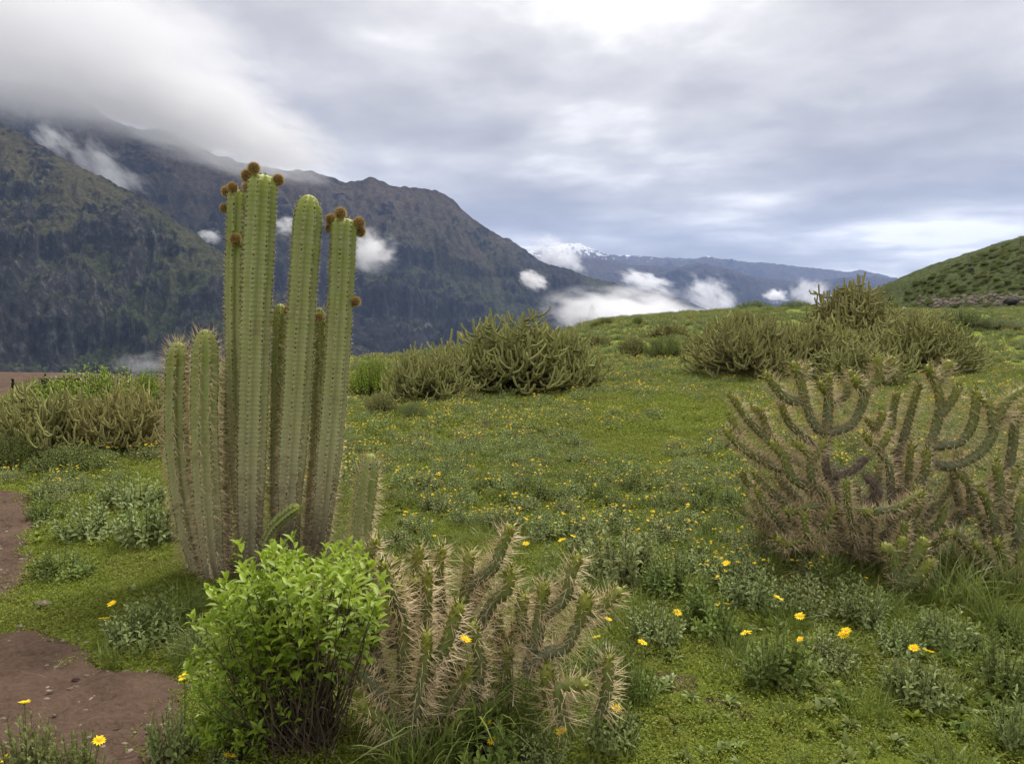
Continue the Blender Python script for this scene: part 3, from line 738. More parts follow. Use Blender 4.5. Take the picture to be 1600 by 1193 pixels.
# ---- columnar stems
def column(root, pts, R0, nrib, sp_len, sp_n, seed, tip_cap=2.2, base_shrink=0.75, sp_top=None, fruits=(), step=0.009):
    rg = np.random.default_rng(seed)
    C, s = smooth_path(pts, step); Ltot = s[-1]; T, A, B = frames(C)
    nt_ = nrib * 8; th = np.linspace(0, 2 * math.pi, nt_, endpoint=False) + rg.uniform(0, 6.28)
    top = Ltot - s; cap = R0 * tip_cap
    prof = np.where(top < cap, np.sqrt(np.clip(1 - ((cap - top) / cap) ** 2.2, 0, 1)), 1.0)
    prof = prof * (base_shrink + (1 - base_shrink) * sstep(0, 0.35 * Ltot, s)) * (1 + .05 * (vn(s * 4, s * 0, seed) - .5) + .03 * (vn(s * 14, s * 0, seed + 1) - .5))
    Rr = np.maximum(R0 * prof, 0.004)
    asp = 0.030
    c = 0.5 + 0.5 * np.cos(nrib * th)[None, :]
    ribp = c ** 0.75
    ph = np.cos(2 * math.pi * s / asp)[:, None]
    rad = Rr[:, None] * (0.70 + 0.30 * ribp + 0.042 * ph * (0.25 + 0.75 * c) + 0.012 * rg.normal(0, 1, (1, nt_)) * 0.3)
    rad = rad * (1 + 0.05 * (vn(th[None, :] * 3 + s[:, None] * 6, s[:, None] * 9, seed + 5) - .5))
    o = rad[..., None] * (np.cos(th)[None, :, None] * A[:, None] + np.sin(th)[None, :, None] * B[:, None])
    V = C[:, None] + o; org = C[0].copy()
    mb = MB(); ag = np.clip(top / max(Ltot, 1.2), 0, 1)
    ag = np.clip(ag[:, None] + 0.10 * (fbm(th[None, :] * 1.3 + 0 * s[:, None], s[:, None] * 5, seed + 9, 3) - .5) * sstep(.1, .5, ag)[:, None], 0, 1)
    mb.add(V - org, grid_faces(len(C), nt_, True), 0, age=ag.ravel(), rib=np.repeat(c, len(C), 0).ravel())
    mb.add((C[-1] + T[-1] * 0.003 - org)[None], np.zeros((0, 3), int), 0, age=0)
    st = obj('stem', mb.mesh('stem', SKIN, True), root, loc=org - np.array(root.location))
    # areoles with their spines
    sb = MB(); thr = (np.arange(nrib) * 2 * math.pi / nrib)
    th0 = th[0]; thc = thr  # cos(nrib*th)=1 at multiples of 2pi/nrib
    sk = np.arange(asp * 0.5, Ltot - 0.004, asp)
    S_, TH = np.meshgrid(sk, thc, indexing='ij'); S_ = S_.ravel() + rg.normal(0, .0015, S_.size); TH = TH.ravel()
    ii = np.clip(S_ / Ltot * (len(C) - 1), 0, len(C) - 1.001); i0 = ii.astype(int); fr = (ii - i0)[:, None]
    Ci = C[i0] * (1 - fr) + C[i0 + 1] * fr; Ti = T[i0]; Ai = A[i0]; Bi = B[i0]
    Rn = unit(np.cos(TH)[:, None] * Ai + np.sin(TH)[:, None] * Bi)
    Ri = np.interp(S_, s, Rr) * 0.985
    P = Ci + Rn * Ri[:, None] - org; Sd = np.cross(Ti, Rn)
    topi = Ltot - S_
    tipk = np.clip(1 - topi / cap, 0, 1)[:, None]
    Rn2 = unit(Rn + Ti * tipk * 1.2)
    kk = len(P); ar = 0.0060 * rg.uniform(.5, 1.3, kk)
    ov = [Rn2 * .9, Ti, Sd, -Ti * 1.3, -Sd]
    Vv = np.stack([P + q * ar[:, None] for q in ov], 1)
    F = np.array([(0, 1, 2), (0, 2, 3), (0, 3, 4), (0, 4, 1)])[None] + (np.arange(kk) * 5)[:, None, None]
    sb.add(Vv, F.reshape(-1, 3), 0, tint=np.repeat(rg.uniform(0, 1, kk), 5))
    for j in range(sp_n):
        a_ = rg.uniform(-1, 1, kk)[:, None]; b_ = rg.uniform(-1.1, .55, kk)[:, None]
        D = unit(Rn2 * rg.uniform(.5, 1.1, kk)[:, None] + Sd * a_ + Ti * (b_ + tipk * 1.3))
        f = S_ / Ltot
        Lb = sp_len if sp_top is None else sp_len + (sp_top - sp_len) * sstep(.12, .45, f)
        lg = Lb * rg.uniform(.35, 1.15, kk) * (rg.uniform(0, 1, kk) > .18)
        if j == 0: lg = lg * 1.35
        keep = lg > .004
        needles(sb, P[keep], D[keep], lg[keep], np.where(lg > .035, .0019, .0013)[keep], 1, np.clip(rg.normal(.55, .28, kk), 0, 1)[keep])
    ob = obj('spines', sb.mesh('spines', [AREOLE, SPINE]), st, kind='stuff')
    for (fs, fth, fr_, dz) in fruits:
        i = int(np.clip(fs, 0, .999) * (len(C) - 1))
        rn = unit(-np.cos(fth) * A[i] - np.sin(fth) * B[i])
        q = C[i] + rn * (Rr[i] * .92 + fr_ * .75) + np.array([0, 0, dz]) - org
        fo = obj('fruit', FRUIT_ME[int(rg.integers(3))], st, loc=q); fo.scale = (fr_ * 1.12,) * 3
        fo.rotation_euler = (rg.uniform(-.5, .5), rg.uniform(-.5, .5), rg.uniform(0, 6))
    return st

FRUIT_ME = []
for k in range(3):
    rg = np.random.default_rng(900 + k); v, f = ico(3); mb = MB()
    v2 = v * np.array([.80, .80, .86]) * (1 + .05 * (vn(v[:, 0] * 3 + 7, v[:, 1] * 3 + v[:, 2] * 4, k)[:, None] - .5))
    mb.add(v2, f, 0, tint=vn(v[:, 0] * 6, v[:, 2] * 6 + v[:, 1] * 4, 3))
    d = unit(rg.normal(0, 1, (800, 3)))
    needles(mb, d * .78, d + rg.normal(0, .22, d.shape), rg.uniform(.18, .46, 800), .020, 1, np.clip(rg.normal(.5, .3, 800), 0, 1), 3)
    FRUIT_ME.append(mb.mesh('fruit', [FRUIT, FRUIT_SP], smooth=[0]))

base_c = on_ground(400, 905)
YC = base_c.y + 0.10
cc = empty('columnar_cactus', (base_c.x, YC, gz(base_c.x, YC)))
tag(cc, 'clump of tall ribbed columnar cactus stems with round fuzzy fruits beside the footpath', 'cactus')
def cp(*pts): return [at(u, v, YC + dy) for u, v, dy in pts]
# each: points base->tip, radius, ribs, spine length, spines per areole
LF, RT, FR, BK = math.pi, 0.0, -math.pi / 2, math.pi / 2
column(cc, cp((326, 930, .00), (303, 860, .00), (286, 780, .00), (276, 690, .0), (275, 610, .0), (278, 533, .0)), .073, 7, .085, 6, 1)
column(cc, cp((340, 915, -.10), (331, 860, -.12), (323, 760, -.13), (319, 650, -.13), (320, 580, -.13), (321, 514, -.13)), .085, 8, .080, 6, 2)
FRC = {3: [(.995, math.pi, .036, .0), (.997, 4.5, .034, .01), (.998, .1, .036, .03), (.955, math.pi, .031, -.01), (.87, 5.0, .038, 0)],
       4: [(.992, math.pi, .039, .01), (.998, 4.2, .037, .03), (.992, 0.1, .036, .0)],
       6: [(.67, .2, .030, 0), (.68, 2.8, .028, 0)],
       7: [(.992, math.pi, .036, 0), (.975, 2.9, .030, -.01), (.997, 4.6, .038, .025), (.99, 0.0, .037, .0), (.975, .35, .036, -.015), (.76, 0.0, .033, 0)]}
column(cc, cp((388, 880, .16), (377, 760, .20), (370, 600, .22), (368, 450, .22), (372, 296, .22)), .070, 8, .080, 6, 3, sp_top=.028, fruits=FRC[3], tip_cap=.9)
column(cc, cp((393, 890, .0), (391, 800, .0), (396, 620, .02), (402, 450, .03), (411, 272, .03)), .098, 8, .062, 5, 4, sp_top=.024, fruits=FRC[4], tip_cap=.8)
column(cc, cp((432, 860, .22), (434, 700, .26), (436, 560, .28), (438, 474, .28)), .052, 7, .070, 5, 5)
column(cc, cp((452, 860, .08), (453, 770, .08), (463, 620, .10), (473, 450, .10), (483, 304, .10)), .094, 8, .062, 5, 6, sp_top=.030, fruits=FRC[6], tip_cap=2.0)
column(cc, cp((497, 860, .14), (508, 770, .14), (522, 620, .16), (531, 480, .17), (538, 340, .17)), .086, 8, .062, 5, 7, sp_top=.024, fruits=FRC[7], tip_cap=.7)
column(cc, cp((412, 850, -.10), (430, 820, -.14), (452, 800, -.18), (468, 790, -.20)), .040, 7, .020, 4, 8, tip_cap=1.6)
column(cc, cp((562, 870, .05), (566, 820, .05), (572, 770, .04), (580, 708, .04)), .074, 7, .080, 6, 9, tip_cap=3.0, base_shrink=.8)
column(cc, cp((480, 850, .30), (492, 720, .33), (497, 600, .34), (499, 480, .34)), .045, 7, .065, 5, 10)
column(cc, cp((352, 900, .22), (350, 780, .26), (352, 640, .28), (354, 560, .28)), .050, 7, .070, 5, 12)
# dry litter and dead spines packed between the stem feet
sb = MB(); rg = np.random.default_rng(77)
for (u, v, dy, n_) in ((352, 880, -.05, 900), (420, 860, .0, 900), (478, 850, .05, 900), (320, 905, .0, 400), (520, 850, .1, 500)):
    c0 = np.array(at(u, v, YC + dy)); c0[2] = gz(c0[0], c0[1])
    P = c0 + rg.normal(0, 1, (n_, 3)) * np.array([.07, .07, .0]) + np.array([0, 0, 1]) * np.abs(rg.normal(0, .24, n_))[:, None]
    D = rg.normal(0, 1, (n_, 3)); D[:, 2] = D[:, 2] * .5
    needles(sb, P - np.array(cc.location), D, rg.uniform(.04, .12, n_), .0012, 0, np.clip(rg.normal(.35, .25, n_), 0, 1))
obj('dead_spines', sb.mesh('dead_spines', [SPINE_OLD]), cc, kind='stuff')

# ---- cholla branches: knobbly cylinders with long spines
def cholla_branch(root, pts, R0, sp_len, seed, tip_leaves=14, wood=False, age0=0.0, age1=0.8, dens=4, step=0.008, r_end=0.85, spn='spines'):
    rg = np.random.default_rng(seed)
    C, s = smooth_path(pts, step); Lt = s[-1]; T, A, B = frames(C); top = Lt - s
    cap = R0 * 1.1
    prof = np.where(top < cap, np.sqrt(np.clip(1 - ((cap - top) / cap) ** 2, 0, 1)), 1.0) * (1 - (1 - r_end) * s / Lt)
    prof *= 1 + .18 * (vn(s / .12, s * 0 + seed, seed) - .5)
    nb = 5; pt = R0 * 1.15; ns = 15; th = np.linspace(0, 2 * math.pi, ns, endpoint=False)
    a_ = math.pi * s[:, None] / pt + nb * th[None] / 2; b_ = math.pi * s[:, None] / pt - nb * th[None] / 2
    tub = np.abs(np.cos(a_) * np.cos(b_)) ** .6
    rad = R0 * prof[:, None] * (.82 + (.25 if not wood else .10) * tub)
    V = C[:, None] + rad[..., None] * (np.cos(th)[None, :, None] * A[:, None] + np.sin(th)[None, :, None] * B[:, None])
    org = C[0].copy(); mb = MB()
    ag = np.clip(age0 + (age1 - age0) * (top / max(.35, Lt)), 0, 1)
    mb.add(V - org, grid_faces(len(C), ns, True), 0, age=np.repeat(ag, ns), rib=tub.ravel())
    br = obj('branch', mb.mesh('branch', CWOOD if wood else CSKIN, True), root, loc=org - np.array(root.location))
    ni = int(2 * Lt / pt) + 1; sb = MB(); PP = []; RR = []; TT = []; SS = []
    for k in range(ni):
        sv = k * pt / 2
        if sv > Lt: break
        thk = (np.arange(nb) * 2 + (k % 2)) * math.pi / nb
        i = min(int(sv / Lt * (len(C) - 1)), len(C) - 1)
        rn = np.cos(thk)[:, None] * A[i] + np.sin(thk)[:, None] * B[i]
        PP.append(C[i] + rn * R0 * prof[i] * 1.0); RR.append(rn); TT.append(np.repeat(T[i][None], nb, 0)); SS.append(np.full(nb, sv))
    P = np.vstack(PP) - org; Rn = np.vstack(RR); Tt = np.vstack(TT); sv = np.concatenate(SS); Sd = np.cross(Tt, Rn); n = len(P)
    tipk = np.clip(1 - (Lt - sv) / .08, 0, 1)[:, None]
    for j in range(dens):
        D = unit(Rn + Sd * rg.uniform(-.75, .75, n)[:, None] + Tt * (rg.uniform(-.55, .75, n)[:, None] + tipk * .9))
        lg = sp_len * (.22 + .95 * rg.uniform(0, 1, n) ** 1.4) * np.where((Lt - sv) < .05, .6, 1.0); keep = rg.uniform(0, 1, n) > .12
        tt = np.clip(rg.normal(.5, .28, n) + .25 * tipk[:, 0], 0, 1)
        needles(sb, P[keep], D[keep], lg[keep], max(.0017, sp_len * .021), 0, tt[keep])
    if tip_leaves:
        n = tip_leaves; q = rg.uniform(0, 6.283, n); up = rg.uniform(.3, 1.6, n)
        i = np.clip(len(C) - 1 - (rg.uniform(0, 1, n) ** 1.5 * .07 / step).astype(int), 0, len(C) - 1)
        rn = np.cos(q)[:, None] * A[i] + np.sin(q)[:, None] * B[i]
        needles(sb, C[i] + rn * (R0 * prof[i] * .8)[:, None] - org, rn + T[i] * up[:, None], rg.uniform(.018, .042, n), .0042, 1, rg.uniform(.2, 1, n))
    obj('spines', sb.mesh('spines', [SPINE_OLD if wood else SPINE, TIPLEAF]), br, kind='stuff')
    return br
TIPLEAF = plant_mat('cholla_tip_leaf', (0.095, 0.120, 0.016), (0.215, 0.225, 0.032), None, 0.2, 0.5)

# foreground cholla at the bottom of the picture
gb = on_ground(655, 1150); YF = gb.y
fc = empty('cholla_cactus', (gb.x, YF, gz(gb.x, YF)))
tag(fc, 'sprawling cholla cactus with long straw spines beside the bright leafy shrub', 'cactus')
def fp(*pts): return [at(u, v, YF + dy) for u, v, dy in pts]
FG = [
 ((648, 1185, .0), (636, 1090, .0), (630, 1010, .0), (626, 955, .0), (618, 905, -.02)), ((627, 960, .0), (612, 925, -.06), (602, 895, -.08), (596, 876, -.09)),
 ((672, 1110, .10), (664, 1020, .12), (667, 940, .12), (668, 888, .12)), ((705, 1060, .20), (718, 980, .22), (729, 915, .22), (735, 858, .22)),
 ((730, 918, .22), (752, 900, .20), (772, 884, .18), (786, 850, .18), (801, 818, .18)), ((745, 985, .15), (771, 940, .14), (792, 922, .12), (799, 885, .12)),
 ((650, 1110, -.05), (672, 1042, -.08), (694, 1012, -.10), (706, 978, -.10), (719, 940, -.10)), ((742, 1095, .02), (750, 1040, .0), (745, 1000, .0), (735, 970, .0)),
 ((645, 1140, -.1), (657, 1075, -.12), (666, 1020, -.12), (667, 985, -.12)), ((826, 1050, .06), (838, 1000, .06), (847, 945, .06), (851, 906, .06)),
 ((845, 965, .06), (866, 950, .05), (884, 930, .04), (893, 895, .04), (907, 864, .04)), ((836, 1035, .02), (860, 1018, .0), (884, 1010, .0), (907, 970, .0), (938, 948, .02), (972, 918, .03)),
 ((908, 970, .0), (914, 945, -.02), (916, 925, -.02)), ((880, 1125, -.16), (874, 1090, -.18), (880, 1072, -.18), (922, 1066, -.20)), ((938, 1110, -.1), (947, 1080, -.12), (950, 1050, -.12), (950, 1020, -.12)),
 ((860, 1100, -.05), (855, 1060, -.06), (858, 1036, -.06)), ((607, 1110, .05), (590, 1030, .06), (585, 970, .06), (574, 935, .05), (557, 905, .05)),
 ((590, 930, .08), (578, 890, .10), (578, 864, .10), (592, 840, .10)), ((590, 1040, .02), (548, 995, .0), (520, 970, -.02), (496, 948, -.03), (477, 918, -.03)),
 ((600, 1090, -.08), (556, 1045, -.1), (522, 1012, -.12), (508, 985, -.12)), ((620, 1150, -.12), (590, 1120, -.15), (570, 1105, -.16), (562, 1085, -.16)),
 ((640, 1100, .22), (640, 980, .26), (650, 900, .28), (655, 850, .28)), ((690, 1070, .30), (690, 960, .32), (686, 890, .32), (692, 852, .32)),
 ((530, 985, .02), (527, 950, .02), (524, 915, .02)), ((700, 1000, .3), (745, 930, .32), (765, 900, .3)), ((640, 960, .12), (648, 930, .14), (646, 900, .14)),
 ((760, 1060, .2), (800, 1000, .22), (815, 965, .22)), ((800, 1040, .25), (780, 985, .28), (778, 950, .28)), ((618, 1010, .2), (605, 940, .22), (622, 868, .24)),
 ((640, 1160, -.02), (690, 1110, -.03), (720, 1070, -.02), (738, 1040, -.02)), ((700, 1100, .05), (712, 1050, .06), (708, 1010, .06)),
 ((560, 1060, .1), (540, 1020, .12), (538, 985, .12)), ((790, 1090, .1), (790, 1040, .12), (800, 1010, .12)), ((830, 1010, .1), (815, 960, .12), (820, 925, .12)),
]
for k, b in enumerate(FG):
    cholla_branch(fc, fp(*b), .026 if k % 3 else .030, .092, 300 + k, 24, age1=.85, dens=4)
sb = MB(); rg = np.random.default_rng(78); n_ = 1300
P = np.stack([rg.normal(0.02, .30, n_), rg.normal(.10, .16, n_), np.abs(rg.normal(.16, .16, n_))], 1); D = rg.normal(0, 1, (n_, 3))
needles(sb, P, D, rg.uniform(.03, .08, n_), .0013, 0, np.clip(rg.normal(.4, .3, n_), 0, 1))
obj('dead_spines', sb.mesh('dead_spines', [SPINE_OLD]), fc, kind='stuff')

# candelabra cholla on the right
gr = on_ground(1370, 885); YR = gr.y + .12
rc = empty('cholla_cactus', (gr.x, YR, gz(gr.x, YR)))
tag(rc, 'large candelabra cholla with upcurved knobbly green arms and grey woody heart', 'cactus')
def rp(*pts): return [at(u, v, YR + dy) for u, v, dy in pts]
RG = [
 ((1291, 676, 0), (1276, 668, 0), (1262, 640, 0), (1253, 605, 0), (1247, 578, 0)), ((1249, 588, 0), (1243, 576, -.02), (1236, 564, -.03)), ((1248, 584, 0), (1256, 576, .02), (1260, 566, .03)),
 ((1256, 626, 0), (1232, 624, -.04), (1213, 606, -.06), (1194, 580, -.07)), ((1291, 676, 0), (1294, 640, .03), (1294, 610, .04), (1293, 582, .05)), ((1293, 612, .04), (1284, 604, .02), (1278, 594, .01)),
 ((1294, 632, .04), (1309, 626, .1), (1323, 612, .13), (1332, 576, .15)), ((1292, 676, 0), (1328, 665, -.05), (1346, 636, -.06), (1354, 608, -.06), (1374, 588, -.07), (1368, 553, -.07)),
 ((1373, 585, -.07), (1386, 572, -.05), (1397, 556, -.04)), ((1351, 612, -.06), (1342, 602, -.1), (1333, 586, -.12)),
 ((1445, 735, 0), (1452, 700, 0), (1464, 660, .02), (1468, 622, .03), (1455, 584, .03)), ((1462, 600, .03), (1474, 582, .05), (1486, 562, .06)), ((1458, 592, .03), (1452, 578, .0), (1446, 570, -.01)),
 ((1466, 650, .02), (1484, 630, .0), (1500, 602, .0)), ((1452, 700, 0), (1474, 695, -.06), (1500, 690, -.08), (1519, 662, -.08), (1527, 608, -.08)),
 ((1447, 722, -.02), (1488, 728, -.12), (1530, 708, -.15), (1550, 680, -.15), (1558, 652, -.14), (1578, 622, -.14), (1612, 602, -.14)), ((1552, 668, -.15), (1548, 640, -.12), (1536, 622, -.1)),
 ((1575, 735, .0), (1583, 690, .0), (1586, 654, .0), (1608, 632, .0)), ((1560, 650, -.12), (1582, 648, .0), (1596, 630, .02)),
 ((1288, 770, -.1), (1240, 748, -.16), (1224, 712, -.16), (1202, 688, -.16)), ((1290, 775, -.14), (1268, 745, -.2), (1264, 712, -.2), (1240, 688, -.2)), ((1266, 722, -.2), (1282, 700, -.2), (1286, 684, -.2)),
 ((1270, 735, .1), (1215, 700, .14), (1196, 665, .15), (1190, 645, .15), (1175, 634, .14)), ((1220, 705, .1), (1172, 660, .12), (1142, 616, .12)), ((1280, 700, .1), (1236, 664, .16), (1218, 626, .18)),
 ((1240, 740, .0), (1190, 720, .0), (1150, 690, -.02), (1132, 668, -.02)), ((1200, 722, .0), (1165, 700, .06), (1140, 648, .08)),
 ((1392, 760, -.05), (1388, 726, -.06), (1372, 702, -.06), (1350, 678, -.06)), ((1372, 702, -.06), (1382, 690, -.08), (1391, 670, -.08)), ((1375, 700, .1), (1366, 670, .12), (1352, 650, .12)), ((1366, 672, .12), (1374, 660, .1), (1381, 640, .1)),
 ((1405, 710, .2), (1420, 655, .22), (1437, 596, .22)), ((1390, 690, .25), (1396, 640, .26), (1402, 610, .26)),
 ((1340, 815, -.3), (1372, 798, -.34), (1404, 792, -.35), (1446, 766, -.36)), ((1272, 845, -.25), (1290, 820, -.28), (1306, 788, -.28)), ((1290, 790, -.2), (1262, 792, -.25), (1236, 800, -.28), (1226, 790, -.28)),
 ((1300, 860, -.2), (1262, 842, -.3), (1230, 850, -.36), (1212, 838, -.38)), ((1310, 800, -.25), (1340, 798, -.34), (1366, 800, -.4)), ((1420, 800, .0), (1420, 740, .0), (1424, 690, .0)), ((1500, 790, .1), (1490, 740, .1), (1500, 700, .1)),
 ((1230, 830, -.1), (1196, 790, -.12), (1180, 760, -.12)), ((1250, 800, .0), (1200, 765, .02), (1178, 740, .02)), ((1430, 760, -.1), (1445, 735, -.14), (1448, 700, -.14)),
]
for k, b in enumerate(RG):
    cholla_branch(rc, rp(*b), .033 if k < 20 else .028, .085, 500 + k, 30, age1=.8, dens=5, step=.010)
for k, b in enumerate([((1390, 915, 0), (1360, 850, -.02), (1322, 790, -.02), (1296, 750, 0), (1288, 705, 0), (1291, 672, 0)), ((1385, 905, .0), (1400, 830, .0), (1428, 780, .0), (1447, 730, 0), (1450, 700, 0)),
      ((1410, 900, .05), (1470, 830, .05), (1530, 780, .02), (1577, 730, .0)), ((1330, 800, -.05), (1372, 770, -.1), (1350, 740, -.1)), ((1296, 745, 0), (1330, 735, -.04), (1356, 712, -.06)),
      ((1380, 890, .1), (1330, 840, .1), (1270, 770, .1), (1240, 740, .05)), ((1400, 880, -.1), (1395, 820, -.1), (1392, 760, -.05)), ((1390, 880, .0), (1340, 850, -.16), (1300, 840, -.2)), ((1420, 870, .2), (1410, 780, .2), (1400, 700, .2))]):
    cholla_branch(rc, rp(*b), .036, .060, 620 + k, 0, wood=True, dens=7, step=.012, r_end=.8)
rg = np.random.default_rng(5)
for k in range(34):       # the tangle of low arms round the foot
    az = rg.uniform(0, 2 * math.pi); r1 = rg.uniform(.35, .85); ca, sa = math.cos(az) * 1.0, math.sin(az) * .55
    b0 = Vector((rc.location.x + ca * r1 * .3, YR + sa * r1 * .3, rc.location.z + rg.uniform(.02, .25)))
    b2 = Vector((rc.location.x + ca * r1, YR + sa * r1, rc.location.z + rg.uniform(.15, .55))); b1 = (b0 + b2) / 2 + Vector((0, 0, -.05))
    b3 = b2 + Vector((ca * .05, sa * .05, rg.uniform(.06, .16)))
    cholla_branch(rc, [b0, b1, b2, b3], rg.uniform(.024, .032), .075, 800 + k, 22, age0=.1, age1=.95, dens=4, step=.012)
sb = MB(); rg = np.random.default_rng(79); n_ = 3600
P = np.stack([rg.normal(0.05, .45, n_), rg.normal(.0, .2, n_), np.abs(rg.normal(.35, .22, n_))], 1); D = rg.normal(0, 1, (n_, 3))
needles(sb, P, D, rg.uniform(.03, .08, n_), .0015, 0, np.clip(rg.normal(.35, .3, n_), 0, 1))
obj('dead_spines', sb.mesh('dead_spines', [SPINE_OLD]), rc, kind='stuff')

# low cholla in front of it, at the right edge
gl = on_ground(1545, 905); YL = gl.y
lc = empty('cholla_cactus', (gl.x, YL, gz(gl.x, YL)))
tag(lc, 'low cholla with densely spined stubby arms in front of the candelabra cholla', 'cactus')
def lp(*pts): return [at(u, v, YL + dy) for u, v, dy in pts]
LG = [((1520, 800, .2), (1516, 760, .2), (1496, 735, .18)), ((1560, 840, .1), (1545, 790, .1), (1530, 760, .08)), ((1560, 800, .15), (1562, 760, .15), (1556, 720, .15)), ((1590, 840, .0), (1592, 800, .0), (1598, 770, .0)),
      ((1560, 900, .0), (1540, 870, -.05), (1522, 846, -.06)), ((1570, 890, -.05), (1562, 860, -.08), (1556, 840, -.1)), ((1600, 910, -.05), (1594, 880, -.1), (1600, 855, -.1)), ((1585, 860, .1), (1610, 800, .1), (1625, 760, .1)),
      ((1530, 880, .1), (1500, 840, .1), (1480, 830, .08)), ((1550, 850, .2), (1530, 800, .22), (1512, 780, .2)), ((1600, 880, .1), (1640, 830, .1), (1650, 790, .1)), ((1570, 900, -.1), (1600, 890, -.14), (1615, 880, -.15)),
      ((1580, 830, .2), (1575, 780, .2), (1590, 730, .2))]
for k, b in enumerate(LG): cholla_branch(lc, lp(*b), .034, .085, 700 + k, 24, age1=.8, dens=5, step=.010)
# stout young cholla in front of the woody heart
gm = on_ground(1405, 925); YM = gm.y
mc = empty('cholla_cactus', (gm.x, YM, gz(gm.x, YM)))
tag(mc, 'small stout cholla with four blunt yellow-green tips under the candelabra cholla', 'cactus')
for k, b in enumerate([((1405, 930, .0), (1400, 890, .0), (1392, 862, .0), (1376, 852, -.02)), ((1402, 905, .0), (1408, 870, .02), (1412, 836, .02)), ((1404, 910, -.02), (1425, 885, -.06), (1446, 838, -.08)), ((1406, 920, -.02), (1430, 905, -.1), (1456, 872, -.14))]):
    cholla_branch(mc, [at(u, v, YM + dy) for u, v, dy in b], .042, .055, 740 + k, 20, age1=.6, dens=4, step=.010)

# ================================================================== bushes beyond the near plants
BUSH_SKIN = plant_mat('bush_branch', (0.090, 0.092, 0.048), (0.380, 0.390, 0.135), (0.32, 0.24, 0.11), 0, 0.8, 0.1, 0.35)
BUSH_SPINE = plant_mat('bush_spine', (0.22, 0.17, 0.075), (0.60, 0.52, 0.23), (0.42, 0.30, 0.16), 0.1, 0.8, 0.1, 0.4)
BUSH_PALE = plant_mat('pale_bush_branch', (0.10, 0.10, 0.07), (0.24, 0.235, 0.17), None, 0, 0.85, 0.1)
def grow_bush(rad, ht, seed, n=170, k=3, r0=0.022, spines=9, up=1.0, cone=0.0):
    """dome of candelabra arms: limbs, arms that run outward and turn up, side arms on them"""
    rg = np.random.default_rng(seed); mb = MB()
    az = np.arange(n) * 2.39996 + rg.normal(0, .3, n); se = rg.uniform(0.02, 1, n) ** (.85 if cone == 0 else .6); ce = np.sqrt(1 - se ** 2)
    r_ = rg.uniform(.62, 1.0, n) ** .7 * (1 - .12 * rg.uniform(0, 1, n)) * (1 + .28 * (1 - .8 * sstep(.55, .9, se)) * (vn(np.cos(az) * 2 + 9, np.sin(az) * 2 + se * 2, seed) - .5) * 2)
    sq = 1 - cone * se
    tip = np.stack([rad * r_ * ce * np.cos(az) * sq, rad * r_ * ce * np.sin(az) * sq, ht * r_ * np.maximum(se, .10)], 1)
    st = tip * np.array([.45, .45, .42]) + rg.normal(0, .05 * rad, (n, 3)); st[:, 2] = np.abs(st[:, 2])
    ctl = np.stack([tip[:, 0] * .98, tip[:, 1] * .98, st[:, 2] + (tip[:, 2] - st[:, 2]) * .30], 1) + rg.normal(0, .05 * rad, (n, 3))
    C1 = bez(st, ctl, tip, 7)
    lim0 = rg.normal(0, .06 * rad, (n // 3, 3)); lim0[:, 2] = -.04; e = st[::3][:n // 3]
    C0 = bez(lim0, (lim0 + e) / 2 + np.array([0, 0, -.05 * ht]), e, 7)
    C2 = []
    for j in range(k):
        i0 = rg.integers(2, 6, n); P = C1[np.arange(n), i0]; T = unit(C1[np.arange(n), i0 + 1] - P)
        q = rg.normal(0, 1, (n, 3)); q[:, 2] *= .3; q = unit(q - T * (q * T).sum(1, keepdims=True))
        o = unit(tip * np.array([1, 1, .0]) + 1e-6); q = unit(q + o * .5); lg = rad * rg.uniform(.07, .17, n)[:, None]
        C2.append(bez(P, P + q * lg * .9, P + q * lg * 1.15 + np.array([0, 0, 1.0]) * lg * rg.uniform(.4, 1.0, (n, 1)) * up, 7))
    C2 = np.vstack(C2); C = np.vstack([C0, C1, C2]); C[..., 2] = np.maximum(C[..., 2], -.03)
    C[:, 1:] += rg.normal(0, r0 * .22, C[:, 1:].shape)
    lev = np.concatenate([np.zeros(len(C0)), np.full(n, .5), np.full(len(C2), .75)]); ra = r0 * np.where(lev < .1, 1.5, np.where(lev < .6, 1.05, .85))
    tt = lev[:, None] * np.linspace(.35, 1.15, 7)[None] + rg.normal(0, .09, (len(C), 1))
    tubes(mb, C, ra, ra * .85, 0, np.clip(tt, 0, 1), 5)
    n = len(C); t = rg.uniform(0, 1, (n, spines)) ** .75 * 6; i0 = np.minimum(t.astype(int), 5); f = (t - i0)[..., None]; ar = np.arange(n)[:, None]
    P = C[ar, i0] * (1 - f) + C[ar, i0 + 1] * f; T = unit(C[ar, i0 + 1] - C[ar, i0])
    D = unit(rg.normal(0, 1, P.shape)); D = unit(D - T * (D * T).sum(-1, keepdims=True) * .85 + T * .3)
    sm = MB(); ts = np.clip(lev[:, None] * (.3 + t / 6 * .7) + rg.normal(.05, .15, t.shape), 0, 1)
    needles(sm, (P + D * (ra[:, None, None] * .7)).reshape(-1, 3), D.reshape(-1, 3), r0 * rg.uniform(1.0, 1.9, n * spines), r0 * .10, 0, ts.ravel(), 1)
    return mb, sm
BUSH = []
